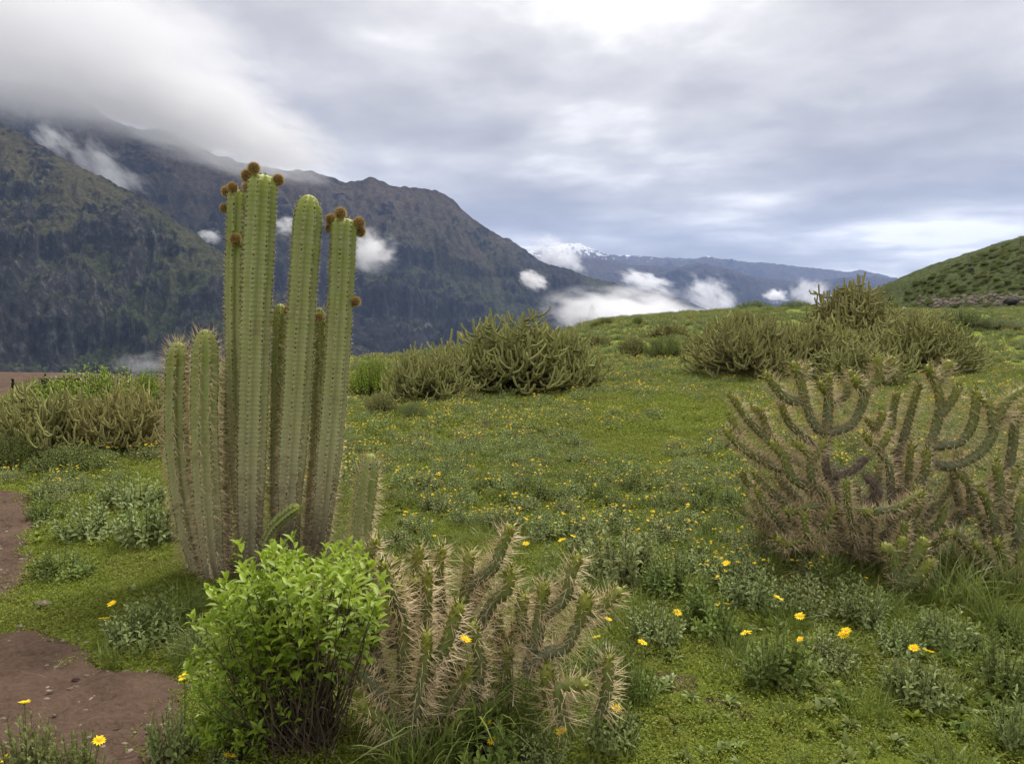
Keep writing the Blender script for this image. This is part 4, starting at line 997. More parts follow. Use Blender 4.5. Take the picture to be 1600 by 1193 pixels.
for (rd, h_, sd, kw) in ((2.0, 1.7, 1, dict(n=300, k=3, r0=.026)), (1.2, 1.0, 2, dict(n=200, r0=.019)), (1.2, 1.15, 3, dict(n=170, r0=.020, up=1.3)), (0.6, .55, 4, dict(n=150, k=3, r0=.011)), (1.1, 1.6, 5, dict(n=230, k=6, r0=.020, up=.6, cone=.12))):
    a, b = grow_bush(rd, h_, sd, **kw); zt = np.percentile(np.concatenate(a.v)[:, 2], 99.5); xt = np.percentile(np.abs(np.concatenate(a.v)[:, 0]), 98.5)
    BUSH.append((a.mesh('branches', [BUSH_SKIN], True), b.mesh('spines', [BUSH_SPINE]), xt, zt))
PALE = []
a, b = grow_bush(.6, .6, 14, n=130, k=3, r0=.013, spines=8, up=1.2)
PALE = (a.mesh('branches', [BUSH_PALE], True), b.mesh('spines', [BUSH_PALE]), .62, .62)
LB = []
for sd, mt, ll in ((21, LEAF_MID, .055), (22, LEAF_LIME, .055), (23, LEAF_GREY, .045)):
    a, tp = shrublet(1.0, .9, 330, 11, ll * 1.5, LEAF_LO, sd, .2, .006, .50, .84, .5)
    LB.append((a.mesh('foliage', [mt, TWIG]), None, .98, .86))

def bush(kind, proto, u, v, wpx, hpx, label, cat='bush', rz=0.0, group=None, sink=0.0, Y=None):
    p = on_ground(u, v) if Y is None else Vector((at(u, v, Y).x, Y, 0))
    k = p.y / FPX
    o = empty(kind, (p.x, p.y, gz(p.x, p.y) - sink), rz)
    sx = wpx * k / 2 / proto[2]; sz = hpx * k / proto[3]
    o.scale = (sx, sx, sz)
    c = obj('branches' if proto[1] else 'foliage', proto[0], o, kind='stuff')
    if proto[1]: obj('spines', proto[1], o, kind='stuff')
    tag(o, label, cat, group); return o

bush('cholla_bush', BUSH[0], 800, 608, 250, 112, 'biggest grey-green cholla thicket in the middle of the meadow', rz=.4)
bush('cholla_bush', BUSH[1], 868, 610, 140, 90, 'dense cholla growing out of the right side of the biggest thicket', rz=2.0)
bush('cholla_bush', BUSH[2], 668, 628, 140, 82, 'yellow-brown rounded cholla left of the biggest thicket', rz=1.1)
bush('dry_bush', BUSH[3], 597, 648, 50, 34, 'little dry brown scrub left of the yellow-brown cholla', rz=.3)
bush('leafy_bush', LB[2], 645, 655, 48, 28, 'small round grey-green leafy bush before the yellow-brown cholla')
bush('leafy_bush', LB[0], 762, 606, 70, 45, 'green leafy bush tucked under the biggest cholla thicket', rz=1.0)
bush('leafy_bush', LB[0], 850, 608, 90, 60, 'green leafy bush inside the right side of the biggest thicket', rz=2.0)
bush('leafy_bush', LB[1], 585, 622, 90, 62, 'bright green leafy bush between the fruiting stem and the yellow-brown cholla')
bush('cholla_bush', BUSH[1], 70, 712, 210, 104, 'broad olive cholla bush at the bend of the footpath', rz=2.2)
bush('cholla_bush', BUSH[2], 205, 705, 160, 100, 'olive cholla bush right behind the left columnar cactus stems', rz=3.0)
bush('cholla_bush', BUSH[1], 130, 660, 150, 62, 'olive cholla bush behind the pale twiggy one', rz=.7)
bush('pale_bush', PALE, 177, 708, 74, 56, 'pale grey twiggy bush in front of the olive cholla bushes', rz=.7)
bush('leafy_bush', LB[1], 165, 664, 230, 88, 'wide bright green leafy bush behind the olive cholla bushes')
bush('leafy_bush', LB[1], 70, 664, 130, 72, 'bright green leafy bush between the olive cholla and the stall', rz=2)
bush('leafy_bush', LB[1], 238, 664, 80, 84, 'bright green leafy bush beside the left columnar cactus stem', rz=1)
bush('leafy_bush', LB[0], 18, 735, 90, 62, 'dark green leafy bush at the bend of the footpath', rz=1.4)
bush('leafy_bush', LB[0], 110, 735, 130, 40, 'low green leafy bush below the broad olive cholla', rz=2.6)
bush('cholla_bush', BUSH[1], 1165, 588, 165, 92, 'dark olive cholla bush at the left end of the right-hand thicket', rz=1.9)
bush('cholla_bush', BUSH[4], 1330, 560, 130, 112, 'tallest cone-shaped cholla rising above the right-hand thicket', rz=.2)
bush('cholla_bush', BUSH[2], 1265, 582, 170, 80, 'olive cholla bush in the middle of the right-hand thicket', rz=2.9)
bush('cholla_bush', BUSH[0], 1425, 580, 180, 84, 'wide olive cholla bush at the foot of the cone-shaped cholla', rz=.9)
bush('cholla_bush', BUSH[1], 1340, 600, 150, 62, 'low olive cholla bush in front of the cone-shaped cholla', rz=3.4)
bush('cholla_bush', BUSH[2], 1495, 572, 80, 50, 'small bare-armed cholla at the right end of the right-hand thicket', rz=1.2)
bush('cholla_bush', BUSH[1], 1165, 520, 90, 32, 'small cholla bush behind the dark olive cholla', rz=.8)
bush('cholla_bush', BUSH[2], 1420, 520, 120, 36, 'yellowish cholla bush behind the right-hand thicket near the white mound', rz=.5)
bush('leafy_bush', LB[0], 1485, 545, 70, 40, 'green leafy bush beside the small bare-armed cholla', rz=.5)
bush('leafy_bush', LB[0], 1350, 560, 60, 50, 'green leafy bush under the cone-shaped cholla', rz=.5)
bush('dark_scrub', BUSH[3], 990, 556, 44, 28, 'small dark scrub right of the biggest thicket, alone on the turf', rz=.5)
bush('dark_scrub', LB[0], 1038, 560, 66, 34, 'dark green rounded scrub beside the small dark scrub', rz=.5)
bush('dark_scrub', BUSH[3], 1085, 550, 44, 26, 'dark scrub beside the dark olive cholla', rz=1.5)
bush('dark_scrub', BUSH[3], 1045, 526, 66, 20, 'flat brown scrub on the slope above the dark green rounded scrub', rz=2.5)
bush('dark_scrub', BUSH[3], 935, 540, 46, 16, 'flat brown scrub just right of the biggest thicket', rz=2.5)
bush('dark_scrub', LB[0], 1500, 512, 90, 28, 'brownish green scrub below the stone bank of the hill', rz=2.5)
bush('dark_scrub', LB[2], 1560, 515, 70, 18, 'grey-green scrub below the dark boulder on the hill foot', rz=2.5)
for (u, v, w_, h_, lb) in ((946, 503, 26, 14, 'rounded bush on the meadow rim right above the fog bank'), (930, 507, 16, 11, 'tiny dark bush on the meadow rim left of the rounded one'), (996, 502, 20, 13, 'tiny round bush on the meadow rim above the fog bank'),
                           (1178, 495, 60, 17, 'dark round bush on the meadow rim behind the dark olive cholla'), (1245, 496, 56, 17, 'wide dark bush on the meadow rim left of the cone-shaped cholla'), (1385, 494, 46, 18, 'dark green bush on the meadow rim right of the cone-shaped cholla')):
    p = on_ground(u, v + 6)
    bush('rim_bush', LB[0], u, v, w_, h_, lb, rz=u * .1, Y=min(p.y, 75) if u < 1100 else 80)

# ================================================================== bright leafy shrub in the foreground
gs = on_ground(455, 1165); YS = gs.y
sh = empty('leafy_shrub', (gs.x, YS, gz(gs.x, YS)))
tag(sh, 'bright green leafy shrub at the foot of the tall columnar cactus', 'shrub')
rg = np.random.default_rng(42); cen = np.array([gs.x, YS, gz(gs.x, YS)])
tips = []
while len(tips) < 330:
    u = rg.uniform(285, 620); v = rg.uniform(838, 1185)
    top = np.interp(u, [285, 330, 400, 470, 540, 590, 622], [1010, 895, 858, 838, 842, 870, 900])
    lowx = np.interp(u, [285, 400, 480, 560, 622], [1190, 1190, 1120, 985, 930])
    top = top + 26 * (vn(u / 30.0, 0.5, 12) - .4) + (rg.uniform(-34, 0) if rg.uniform() < .15 else 0)
    if v < top or v > lowx: continue
    if v > top + 150 and u > 400 and rg.uniform() < .5: continue
    fr_ = min((v - top) / 200, 1)
    if vn(u / 40.0, v / 40.0, 29) < .22: continue
    tips.append(np.array(at(u, v, YS + rg.uniform(-.30, .30) * (0.6 + .4 * (1 - fr_)))))
tips = np.array(tips) - cen; tips[:, 2] = np.maximum(tips[:, 2], .04)
nb = len(tips); b0 = np.stack([rg.normal(.05, .07, nb), rg.normal(.02, .06, nb), np.full(nb, -.02)], 1)
mid_ = (b0 + tips) / 2 + np.stack([tips[:, 0] * .15, tips[:, 1] * .15, -tips[:, 2] * .05], 1) + rg.normal(0, .03, (nb, 3))
mb = MB(); C = bez(b0, mid_, tips, 9); C[:, 1:-1] += rg.normal(0, .006, C[:, 1:-1].shape); tubes(mb, C[:, :8], .0034, .0014, 0, rg.uniform(0, 1, nb), 4)
obj('twigs', mb.mesh('twigs', [TWIG]), sh, kind='stuff')
LP_, LD_, LU_, LL_, LT_ = [], [], [], [], []
for i in range(nb):
    hgt = tips[i, 2]; n_ = int(rg.integers(11, 17)); T = unit(C[i, -1] - C[i, -3])
    T = unit(T + np.array([0, 0, .5])); A = unit(np.cross(T, (.3, .2, .4))); B = np.cross(T, A)
    for j in range(n_):
        t = 1 - (j / n_) ** 2.2 * .40; q = C[i, 0] * 0; idx = t * 8; i0 = min(int(idx), 7); q = C[i, i0] * (1 - (idx - i0)) + C[i, i0 + 1] * (idx - i0)
        ph = j * 2.4 + i; o = math.cos(ph) * A + math.sin(ph) * B; k = j / n_
        LP_.append(q); LD_.append(unit(o * (.30 + .95 * min(k * 1.8, 1)) + T * (1.0 - .8 * k) + rg.normal(0, .15, 3))); LU_.append(T - o * .3)
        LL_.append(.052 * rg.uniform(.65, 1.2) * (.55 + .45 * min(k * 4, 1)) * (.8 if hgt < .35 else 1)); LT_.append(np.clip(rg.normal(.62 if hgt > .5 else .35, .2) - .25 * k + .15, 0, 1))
LP_, LD_, LU_, LL_, LT_ = map(np.array, (LP_, LD_, LU_, LL_, LT_))
order = np.argsort(LP_[:, 1] - 1.1 * LP_[:, 2])            # outermost, best seen first
first = order[:280]; rest = order[280:]
mb = MB(); leaves(mb, LP_[rest], LD_[rest], LU_[rest], LL_[rest], LL_[rest] * .42, 0, LT_[rest], LEAF_HI)
obj('leaves', mb.mesh('leaves', [LEAF_LIME], True), sh, kind='stuff')
LM = []
for k in range(6):
    mb = MB(); leaves(mb, np.zeros((1, 3)), np.array([[1., 0, 0]]), np.array([[0, 0, 1.]]), 1, .42 + .02 * (k % 3), 0, .35 + .12 * k, LEAF_HI); LM.append(mb.mesh('leaf', [LEAF_LIME], True))
for i in first:
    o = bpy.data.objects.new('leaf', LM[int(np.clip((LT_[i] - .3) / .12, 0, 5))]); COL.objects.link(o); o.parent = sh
    d = unit(LD_[i]); s_ = unit(np.cross(d, LU_[i])); u_ = np.cross(s_, d)
    mt_ = Matrix(((d[0], -s_[0], u_[0]), (d[1], -s_[1], u_[1]), (d[2], -s_[2], u_[2])))
    o.matrix_local = Matrix.Translation(Vector(LP_[i])) @ mt_.to_4x4() @ Matrix.Scale(float(LL_[i]), 4)

# ================================================================== flowering shrublets of the meadow
FM = [LEAF_GREY, TWIG, YELLOW, ORANGE]
NEAR = []
for k in range(6):
    rd, h_ = (.20, .24) if k % 2 else (.17, .17)
    a, tp = shrublet(rd, h_, 44, 14, .038, LEAF_HI, 60 + k, .35, .0022, .52)
    b, tp2 = shrublet(rd, h_, 44, 14, .038, LEAF_HI, 60 + k, .35, .0022, .52)
    NEAR.append((a.mesh('foliage', [LEAF_GREY if k % 3 else LEAF_MID, TWIG], smooth=[0]), tp))
MIDS = []
for k in range(6):
    rd, h_ = (.24, .20) if k % 2 else (.20, .16)
    a, tp = shrublet(rd, h_, 42, 9, .044, LEAF_LO, 80 + k, .35, .0025, .55)
    rg = np.random.default_rng(k + 5); fb = MB()
    for i in rg.choice(len(tp), (4, 7, 11, 2, 6, 9)[k], replace=False):
        q = tp[i] + np.array([0, 0, .03 + rg.uniform(0, .03)]); flower(fb, q, (rg.normal(0, .3), rg.normal(-.1, .3), 1), rg.uniform(.013, .020), rg, .3, 10)
    fol = a.mesh('foliage', [LEAF_MID if k == 2 else LEAF_GREY, TWIG]); flo = fb.mesh('flowers', FM)
    j = MB(); j.v, j.f, j.n, j.att = list(a.v), list(a.f), a.n, {q: list(w) for q, w in a.att.items()}
    MIDS.append((fol, flo, tp, a, fb))
def joined(a, fb):
    j = MB()
    va = np.concatenate(a.v); ta = np.concatenate(a.att['tint']); vb = np.concatenate(fb.v); tb_ = np.concatenate(fb.att['tint'])
    j.v = [va, vb]; j.n = len(va) + len(vb); j.att = {'tint': [ta, tb_]}
    j.f = list(a.f) + [(f + len(va), m_) for f, m_ in fb.f]
    return j.mesh('shrublet', FM)
FARS = [joined(m_[3], m_[4]) for m_ in MIDS] + [m_[0] for m_ in MIDS]

BLOCK = [(cc.location.x, cc.location.y, .45), (fc.location.x, fc.location.y + .1, .40), (sh.location.x, sh.location.y, .30), (rc.location.x, rc.location.y, .35), (lc.location.x, lc.location.y, .3)]
def candidates(y0, y1, sp, seed, side=.78):
    rg = np.random.default_rng(seed)
    ys = np.arange(y0, y1, sp); pts = []
    for y in ys:
        xs = np.arange(-side * y - 1.0, side * y + 1.0, sp); pts.append(np.stack([xs, np.full(len(xs), y)], 1))
    P = np.vstack(pts); return P + rg.uniform(-.48, .48, P.shape) * sp, rg
def free(P, pad=0.0):
    ok = np.ones(len(P), bool)
    for x, y, r_ in BLOCK: ok &= np.hypot(P[:, 0] - x, P[:, 1] - y) > r_ + pad
    return ok & (path_sd(P[:, 0], P[:, 1]) < -.03)
def edge_ok(P):
    t = P[:, 0] / np.maximum(P[:, 1], 6); return P[:, 1] < np.interp(t, T_KEY, E_KEY) + np.where(t < -.25, -1.5, 2)
def cover(P):      # where the shrublets stand thick, and where smooth turf shows between them
    n = fbm(P[:, 0] / 1.7 + 9, P[:, 1] / 2.4, 71, 4)
    return n

# hand-placed near ones: pixel of the foot, spread in pixels, height in pixels
HAND = [(100, 902, 100, 55, 0), (150, 838, 130, 75, 4), (232, 848, 120, 85, 3), (75, 812, 70, 45, 2), (205, 790, 110, 60, 4), (215, 1005, 130, 85, 2), (265, 985, 90, 70, 0), (300, 1020, 80, 70, 0),
        (40, 1215, 120, 120, 2), (125, 1225, 110, 100, 1), (270, 1185, 90, 110, 1), (350, 1200, 80, 60, 1), (770, 1195, 150, 110, 2), (840, 1200, 110, 90, 1), (955, 1165, 110, 90, 1), (990, 1090, 90, 90, 2),
        (940, 1060, 80, 80, 1), (1020, 1000, 110, 80, 1), (1215, 1062, 150, 100, 2), (1290, 1040, 110, 80, 1), (1440, 1095, 130, 90, 2), (1560, 1075, 130, 110, 0), (1600, 1170, 110, 120, 0), (1345, 975, 110, 100, 0),
        (1110, 985, 120, 80, 3), (1180, 950, 120, 90, 1), (965, 905, 150, 95, 1), (1055, 930, 120, 90, 1), (1480, 1010, 110, 80, 1), (1400, 1020, 90, 70, 1), (1580, 1010, 80, 70, 0), (1260, 955, 110, 80, 2), (880, 930, 90, 60, 1)]
HAND_LABELS = ['spreading shrublet on the strip of turf between the path bend and columnar cactus', 'round leafy shrublet left of the columnar cactus, nearer the path', 'leafy shrublet touching the left foot of the columnar cactus', 'small shrublet at the edge of the far stretch of path',
    'shrublet with many daisies before the pale twiggy bush', 'shrublet with two daisies overhanging the dirt path left of the cactus foot', 'shrublet hidden among long grass at the cactus foot', 'shrublet between the cactus foot and the bright leafy shrub',
    'tall loose shrublet with upright daisies growing on the dirt path', 'loose shrublet with one daisy growing on the dirt path', 'shrublet at the path-side flank of the bright leafy shrub', 'low shrublet under the bright leafy shrub',
    'pale grey-green shrublet with daisies in front of the foreground cholla', 'pale grey-green shrublet beside the long grass of the foreground cholla', 'shrublet with one large daisy right of the foreground cholla', 'shrublet between the foreground cholla and the first bare patch',
    'shrublet pressed against the right arms of the foreground cholla', 'broad shrublet behind the first bare patch of soil', 'dense shrublet with daisies behind the second bare patch of soil', 'loose shrublet with dull orange flower heads beside the dense daisy shrublet',
    'shrublet with two daisies side by side on the open turf', 'large-leaved shrublet without flowers before the low cholla', 'large-leaved shrublet without flowers on the open turf corner', 'pale shrublet at the foot of the small stout cholla',
    'wide shrublet with daisies left of the candelabra cholla, on open turf', 'shrublet left of the candelabra cholla, next to its lowest arms', 'brown-stemmed shrublet behind the foreground cholla', 'shrublet right of the brown-stemmed shrublet',
    'shrublet in the long grass below the candelabra cholla', 'shrublet between the small stout cholla and the two-daisy shrublet', 'flowerless shrublet below the low cholla', 'shrublet with daisies just left of the small stout cholla', 'shrublet just behind the right arms of the foreground cholla']
hand_things = []
GRP = 'flowering shrublets of the meadow'
for k, (u, v, wp, hp, nfl) in enumerate(HAND):
    p = on_ground(u, v); kk = p.y / FPX; rg = np.random.default_rng(1000 + k)
    me, tp = NEAR[k % 6]
    r_ = .20 if k % 2 else .17; h_ = .24 if k % 2 else .17
    o = empty('flowering_shrub', (p.x, p.y, gz(p.x, p.y)), rg.uniform(0, 6.28)); sxy = wp * kk / 2 / r_ * .95; sz = hp * kk / h_ * .9
    o.scale = (sxy, sxy, sz)
    obj('foliage', me, o, kind='stuff'); hand_things.append(o)
    tag(o, HAND_LABELS[k], 'shrub', 'near shrublets')

# yellow flowers of the near shrublets, each on its own stalk
FLW = []
for k in range(5):
    rg = np.random.default_rng(50 + k); mb = MB(); flower(mb, np.zeros(3), (rg.normal(0, .25), -.25 + rg.normal(0, .2), 1), 1.0, rg, (.35, .2, .5, .1, .45)[k], 16); FLW.append(mb.mesh('flower', FM))
FPX_LIST = [(1058, 957), (1135, 943), (1126, 946), (1166, 988), (1250, 999), (1135, 880), (1216, 934), (1262, 935), (1250, 962), (1428, 1013), (1450, 1017), (932, 995), (950, 968), (1004, 1003), (962, 1107),
            (877, 1142), (773, 1174), (760, 1132), (770, 1156), (727, 1000), (175, 943), (163, 966), (38, 1098), (155, 1156), (8, 1186), (288, 1057), (358, 1180), (822, 850), (878, 843), (895, 838), (1318, 992), (1322, 985), (975, 1156)]
def shrub_h(o): return o.scale.z * .2
for k, (u, v) in enumerate(FPX_LIST):
    best = min(hand_things, key=lambda o: (Vector((at(u, v, o.location.y).x, at(u, v, o.location.y).z)) - Vector((o.location.x, o.location.z + shrub_h(o)))).length)
    rg = np.random.default_rng(2000 + k)
    yq = best.location.y + rg.uniform(-.05, .05)
    P = at(u, v, yq)
    fo = obj('flower', FLW[k % 5]); fo.parent = best
    fo.matrix_parent_inverse = Matrix.Identity(4)
    M0 = Matrix.LocRotScale(best.location, best.rotation_euler, best.scale)
    rad = .027 * rg.uniform(.8, 1.1)
    fo.matrix_local = M0.inverted() @ (Matrix.Translation(P) @ Matrix.Rotation(rg.uniform(0, 6.28), 4, 'Z') @ Matrix.Scale(rad, 4))
    g0 = gz(P.x, P.y); mb = MB(); foot = np.array([[best.location.x * .5 + P.x * .5, yq, min(g0 + .02, P.z)]]); tp = np.array([[P.x, yq, P.z - .008]])
    tubes(mb, bez(foot, (foot + tp) / 2 + np.array([[.01, 0, .01]]), tp, 5), .0022, .0018, 0, .6, 3)
    so = obj('stalk', mb.mesh('stalk', [LEAF_MID])); so.parent = best; so.matrix_local = M0.inverted()

for q in (0,):
    P1, rg = candidates(3.2, 9.0, .30, 501)
    P2, _ = candidates(9.0, 14, .34, 502); P3, _ = candidates(14, 27, .46, 503); P4, _ = candidates(27, 60, .75, 504); P5, _ = candidates(60, 125, 1.2, 505)
    lv = np.concatenate([np.full(len(p_), i) for i, p_ in enumerate((P1, P2, P3, P4, P5))]); PP = np.vstack((P1, P2, P3, P4, P5))
    n = cover(PP); ok = free(PP, .05) & edge_ok(PP)
    thr = np.select([lv == 0, lv == 1, lv == 2, lv == 3], [.41, .34, .32, .35], .40)
    # the left strip by the path and the low right corner keep smooth turf
    tL = (PP[:, 0] < -.9) & (PP[:, 1] < 6.6) ; ok &= ~tL
    ok &= ~((PP[:, 1] < 4.3) & (PP[:, 0] > .15)); ok &= ~((PP[:, 1] < 4.6) & (PP[:, 0] < .15))
    ok &= n > thr
    for h in hand_things: ok &= np.hypot(PP[:, 0] - h.location.x, PP[:, 1] - h.location.y) > .16
    PP, lv, n = PP[ok], lv[ok], n[ok]
    rg = np.random.default_rng(9)
    ix = rg.integers(0, 6, len(PP)); sc_ = rg.uniform(.65, 1.15, len(PP)) * np.select([lv == 0, lv == 1, lv == 2, lv == 3], [.85, .95, 1.15, 1.5], 2.2)
    rzs = rg.uniform(0, 6.283, len(PP)); zz = ground_raw(PP[:, 0], PP[:, 1])
    bloom = fbm(PP[:, 0] / 2.2 + 3, PP[:, 1] / 3.0, 91, 3) + .10 * sstep(5.5, 8, PP[:, 1]) - .12 * sstep(28, 50, PP[:, 1]) + .12 * ((PP[:, 0] < -1.5) & (PP[:, 1] < 12))
    has = (bloom + rg.normal(0, .06, len(PP)) > .495) & (lv < 4)
    size = sc_ / PP[:, 1]; inview = np.abs(PP[:, 0]) < .70 * PP[:, 1]
    order = np.argsort(-(size * inview))
    single = order[:260]; rest = order[260:]
    for i in single:
        fol, flo, tp, a_, fb = MIDS[ix[i]]
        o = empty('flowering_shrub', (PP[i, 0], PP[i, 1], zz[i]), rzs[i]); o.scale = (sc_[i],) * 3
        near_ = PP[i, 1] < 7
        obj('foliage', NEAR[ix[i]][0] if near_ else fol, o, kind='stuff')
        if has[i]: obj('flowers', flo, o, kind='stuff')
        tag(o, 'low shrublet starred with yellow daisies in the meadow' if has[i] else 'low grey-green shrublet without flowers in the meadow', 'shrub', GRP if has[i] else 'flowerless shrublets of the meadow')
    scatter('meadow_shrubs', FARS, np.stack([PP[rest, 0], PP[rest, 1], zz[rest]], 1), rzs[rest], sc_[rest], ix[rest] + np.where(has[rest], 0, 6), 'low grey-green shrublets with yellow flowers covering the far meadow', 'shrubs')

# ---- turf carpet
TP = [turf_patch(.15, 330, 30 + k, .028 + .006 * (k % 3), 50 + 30 * (k % 3)).mesh('turf', [TURF_LEAF]) for k in range(5)]
P1, rg = candidates(2.0, 6.5, .135, 601, .85); P2, _ = candidates(6.5, 11, .24, 602); P3, _ = candidates(11, 22, .5, 603); PP = np.vstack((P1, P2, P3))
lv = np.concatenate([np.full(len(p_), i) for i, p_ in enumerate((P1, P2, P3))])
psd = np.maximum(path_sd(PP[:, 0], PP[:, 1]), bare_sd(PP[:, 0], PP[:, 1]))
thin = fbm(PP[:, 0] * 1.3, PP[:, 1] * 1.3, 33, 4)
ok = (psd < .02); PP, lv = PP[ok], lv[ok]
rg = np.random.default_rng(3)
scatter('turf', TP, np.stack([PP[:, 0], PP[:, 1], ground_raw(PP[:, 0], PP[:, 1])], 1), rg.uniform(0, 6.28, len(PP)), rg.uniform(.8, 1.2, len(PP)) * np.array([1, 1.7, 3.2])[lv], rg.integers(0, 5, len(PP)),
        'short bright green turf between the shrublets', 'turf')

# ---- little broad-leaved weeds and seedlings in the turf
WD = []
for k in range(6):
    rg = np.random.default_rng(640 + k); mb = MB()
    for j in range(5):
        c0 = np.array([rg.normal(0, .07), rg.normal(0, .07), 0]); n_ = int(rg.integers(7, 14)); q = rg.uniform(0, 6.28, n_); e = rg.uniform(.15, 1.1, n_)
        D = np.stack([np.cos(q) * np.cos(e), np.sin(q) * np.cos(e), np.sin(e)], 1); lg = rg.uniform(.025, .055, n_)
        leaves(mb, np.repeat(c0[None], n_, 0), D, np.tile([0, 0, 1.0], (n_, 1)), lg, lg * rg.uniform(.25, .5, n_), 0, np.clip(rg.normal(.5, .3, n_), 0, 1), LEAF_HI)
    WD.append(mb.mesh('weed', [(LEAF_MID, LEAF_GREY, TURF_LEAF)[k % 3]], True))
P1, rg = candidates(2.2, 9, .20, 641, .85); ok = (np.maximum(path_sd(P1[:, 0], P1[:, 1]), bare_sd(P1[:, 0], P1[:, 1])) < -.02) & (fbm(P1[:, 0] * 1.1, P1[:, 1] * 1.1, 65, 3) > .44) & ~((P1[:, 0] < -1.0) & (P1[:, 1] > 3.4) & (rg.uniform(0, 1, len(P1)) < .75)); P1 = P1[ok]
scatter('weeds', WD, np.stack([P1[:, 0], P1[:, 1], ground_raw(P1[:, 0], P1[:, 1]) + .01], 1), rg.uniform(0, 6.28, len(P1)), rg.uniform(.6, 1.3, len(P1)), rg.integers(0, 6, len(P1)), 'tiny broad-leaved weeds scattered through the near turf', 'weeds')

# ---- grass tufts
TUFT = [grass_tuft(.09, 80, .14, .46, 700 + k, (.55, .75, .45)[k], .0032).mesh('blades', [GRASS_LEAF]) for k in range(3)]
SHORT = [grass_tuft(.10, 130, .06, .17, 710 + k, .5, .0024).mesh('blades', [GRASS_LEAF]) for k in range(3)]
for k, (u, v, s_, lb) in enumerate([(700, 1180, 1.0, 0), (755, 1150, 1.1, 0), (805, 1130, 1.15, 0), (835, 1100, 1.0, 0), (665, 1205, .9, 0), (870, 1160, .7, 0), (640, 1215, .8, 0),
        (1470, 940, 1.0, 1), (1520, 955, 1.0, 1), (1560, 985, .9, 1), (1440, 900, 1.0, 1), (1585, 935, .9, 1), (1365, 960, .6, 1), (1500, 900, 1.1, 1), (1200, 905, .7, 1), (1290, 915, .8, 1),
        (275, 975, .75, 2), (300, 960, .7, 2), (250, 1000, .6, 2), (320, 1035, .7, 2), (285, 1045, .5, 2)]):
    p = on_ground(u, v); o = obj('grass_tuft', TUFT[k % 3], loc=(p.x, p.y, gz(p.x, p.y))); o.scale = (s_,) * 3; o.rotation_euler = (0, 0, k * 1.3)
    tag(o, ('long green grass tuft at the foot of the foreground cholla', 'long green grass tuft around the candelabra cholla', 'long grass tuft left of the columnar cactus foot')[lb], 'grass', ('tufts at the foreground cholla', 'tufts at the candelabra cholla', 'tufts at the columnar cactus')[lb])
P1, rg = candidates(2.3, 8.5, .30, 801, .8); ok = free(P1, -.2) & (bare_sd(P1[:, 0], P1[:, 1]) < -.05) & (fbm(P1[:, 0], P1[:, 1], 88, 3) > .45) & ~((P1[:, 0] < -1.0) & (P1[:, 1] > 3.6)); P1 = P1[ok]
scatter('grass', SHORT, np.stack([P1[:, 0], P1[:, 1], ground_raw(P1[:, 0], P1[:, 1])], 1), rg.uniform(0, 6.28, len(P1)), rg.uniform(.6, 1.2, len(P1)), rg.integers(0, 3, len(P1)), 'short loose grass growing among the near shrublets', 'grass')
# dry straws standing around the cacti
sb = grass_tuft(.5, 60, .25, .6, 811, .9, .0011, center=(1.95, 4.55, 0)); grass_tuft(.25, 26, .2, .5, 812, .8, .0010, mb=sb, center=(-.25, 3.0, 0))
grass_tuft(1.1, 70, .12, .35, 813, .9, .0010, mb=sb, center=(.9, 4.0, 0)); grass_tuft(.8, 40, .08, .2, 814, 1.0, .0010, mb=sb, center=(-1.6, 3.5, 0))
so = obj('dry_straws', sb.mesh('dry_straws', [DRYGRASS]), kind='stuff'); tag(so, 'thin dry straws standing among the cholla cacti', 'straw')

# ================================================================== stones and gravel of the path
m = MT('path_stone', 0.9, 0.2); n = m.noise(m.coord('Object'), 3.0, 5, .6); c = m.ramp(n, (.3, (.10, .078, .062)), (.6, (.20, .165, .135)), (.8, (.30, .26, .215)))
c = m.mix(m.math('MULTIPLY', m.rand(), .7), c, (.13, .085, .065)); m.color(c); m.bump(n, .5, .05); STONE = m.m
m = MT('dark_stone', 0.9, 0.2); m.color((.045, .026, .02)); DSTONE = m.m
SM = []
for k in range(6):
    v, f = ico(2); q = v * np.array([1, .65, .38]) * (1 + .55 * (fbm(v[:, 0] * 1.3 + k * 9, v[:, 1] * 1.3 + v[:, 2] * 1.1, 70 + k, 3)[:, None] - .5)); q = np.round(q * 5) / 5 * .35 + q * .65
    mb = MB(); mb.add(q, f); SM.append(mb.mesh('stone', STONE))
def stone(u, v, wpx, lb, me=None, rz=None, hs=1.0):
    p = on_ground(u, v); s_ = wpx / 2 * p.y / FPX; k = int(u * 7 + v) % 6
    o = obj('stone', me or SM[k], loc=(p.x, p.y, gz(p.x, p.y) + s_ * .2 + .010)); o.scale = (s_, s_, s_ * hs); o.rotation_euler = (.1, .15, (u * .37) if rz is None else rz)
    return tag(o, lb, 'stone')
stone(68, 948, 24, 'flat pale stone lying alone on the turf beside the path', rz=.5)
dk = SM[0].copy(); dk.materials.clear(); dk.materials.append(DSTONE)
stone(120, 1067, 15, 'dark angular stone lying on the dirt path', dk, hs=1.6)
rg = np.random.default_rng(15)
ST = [(168, 1055, 13), (196, 1053, 12), (193, 1060, 12), (60, 1018, 9), (73, 1043, 9), (70, 1068, 10), (110, 1080, 12), (119, 1077, 11), (136, 1059, 10), (102, 1096, 9), (153, 1067, 9), (172, 1065, 8), (251, 1052, 12), (234, 1050, 8), (249, 1082, 9), (225, 1105, 9), (177, 1116, 9), (154, 1124, 8), (148, 1137, 8), (93, 1180, 12), (258, 1170, 9), (216, 1176, 6), (30, 998, 8), (12, 1062, 7), (20, 1080, 7), (205, 1081, 7), (180, 1100, 6), (80, 1083, 7), (15, 1130, 9), (25, 1135, 8), (50, 912, 8), (20, 900, 7), (105, 962, 7)]
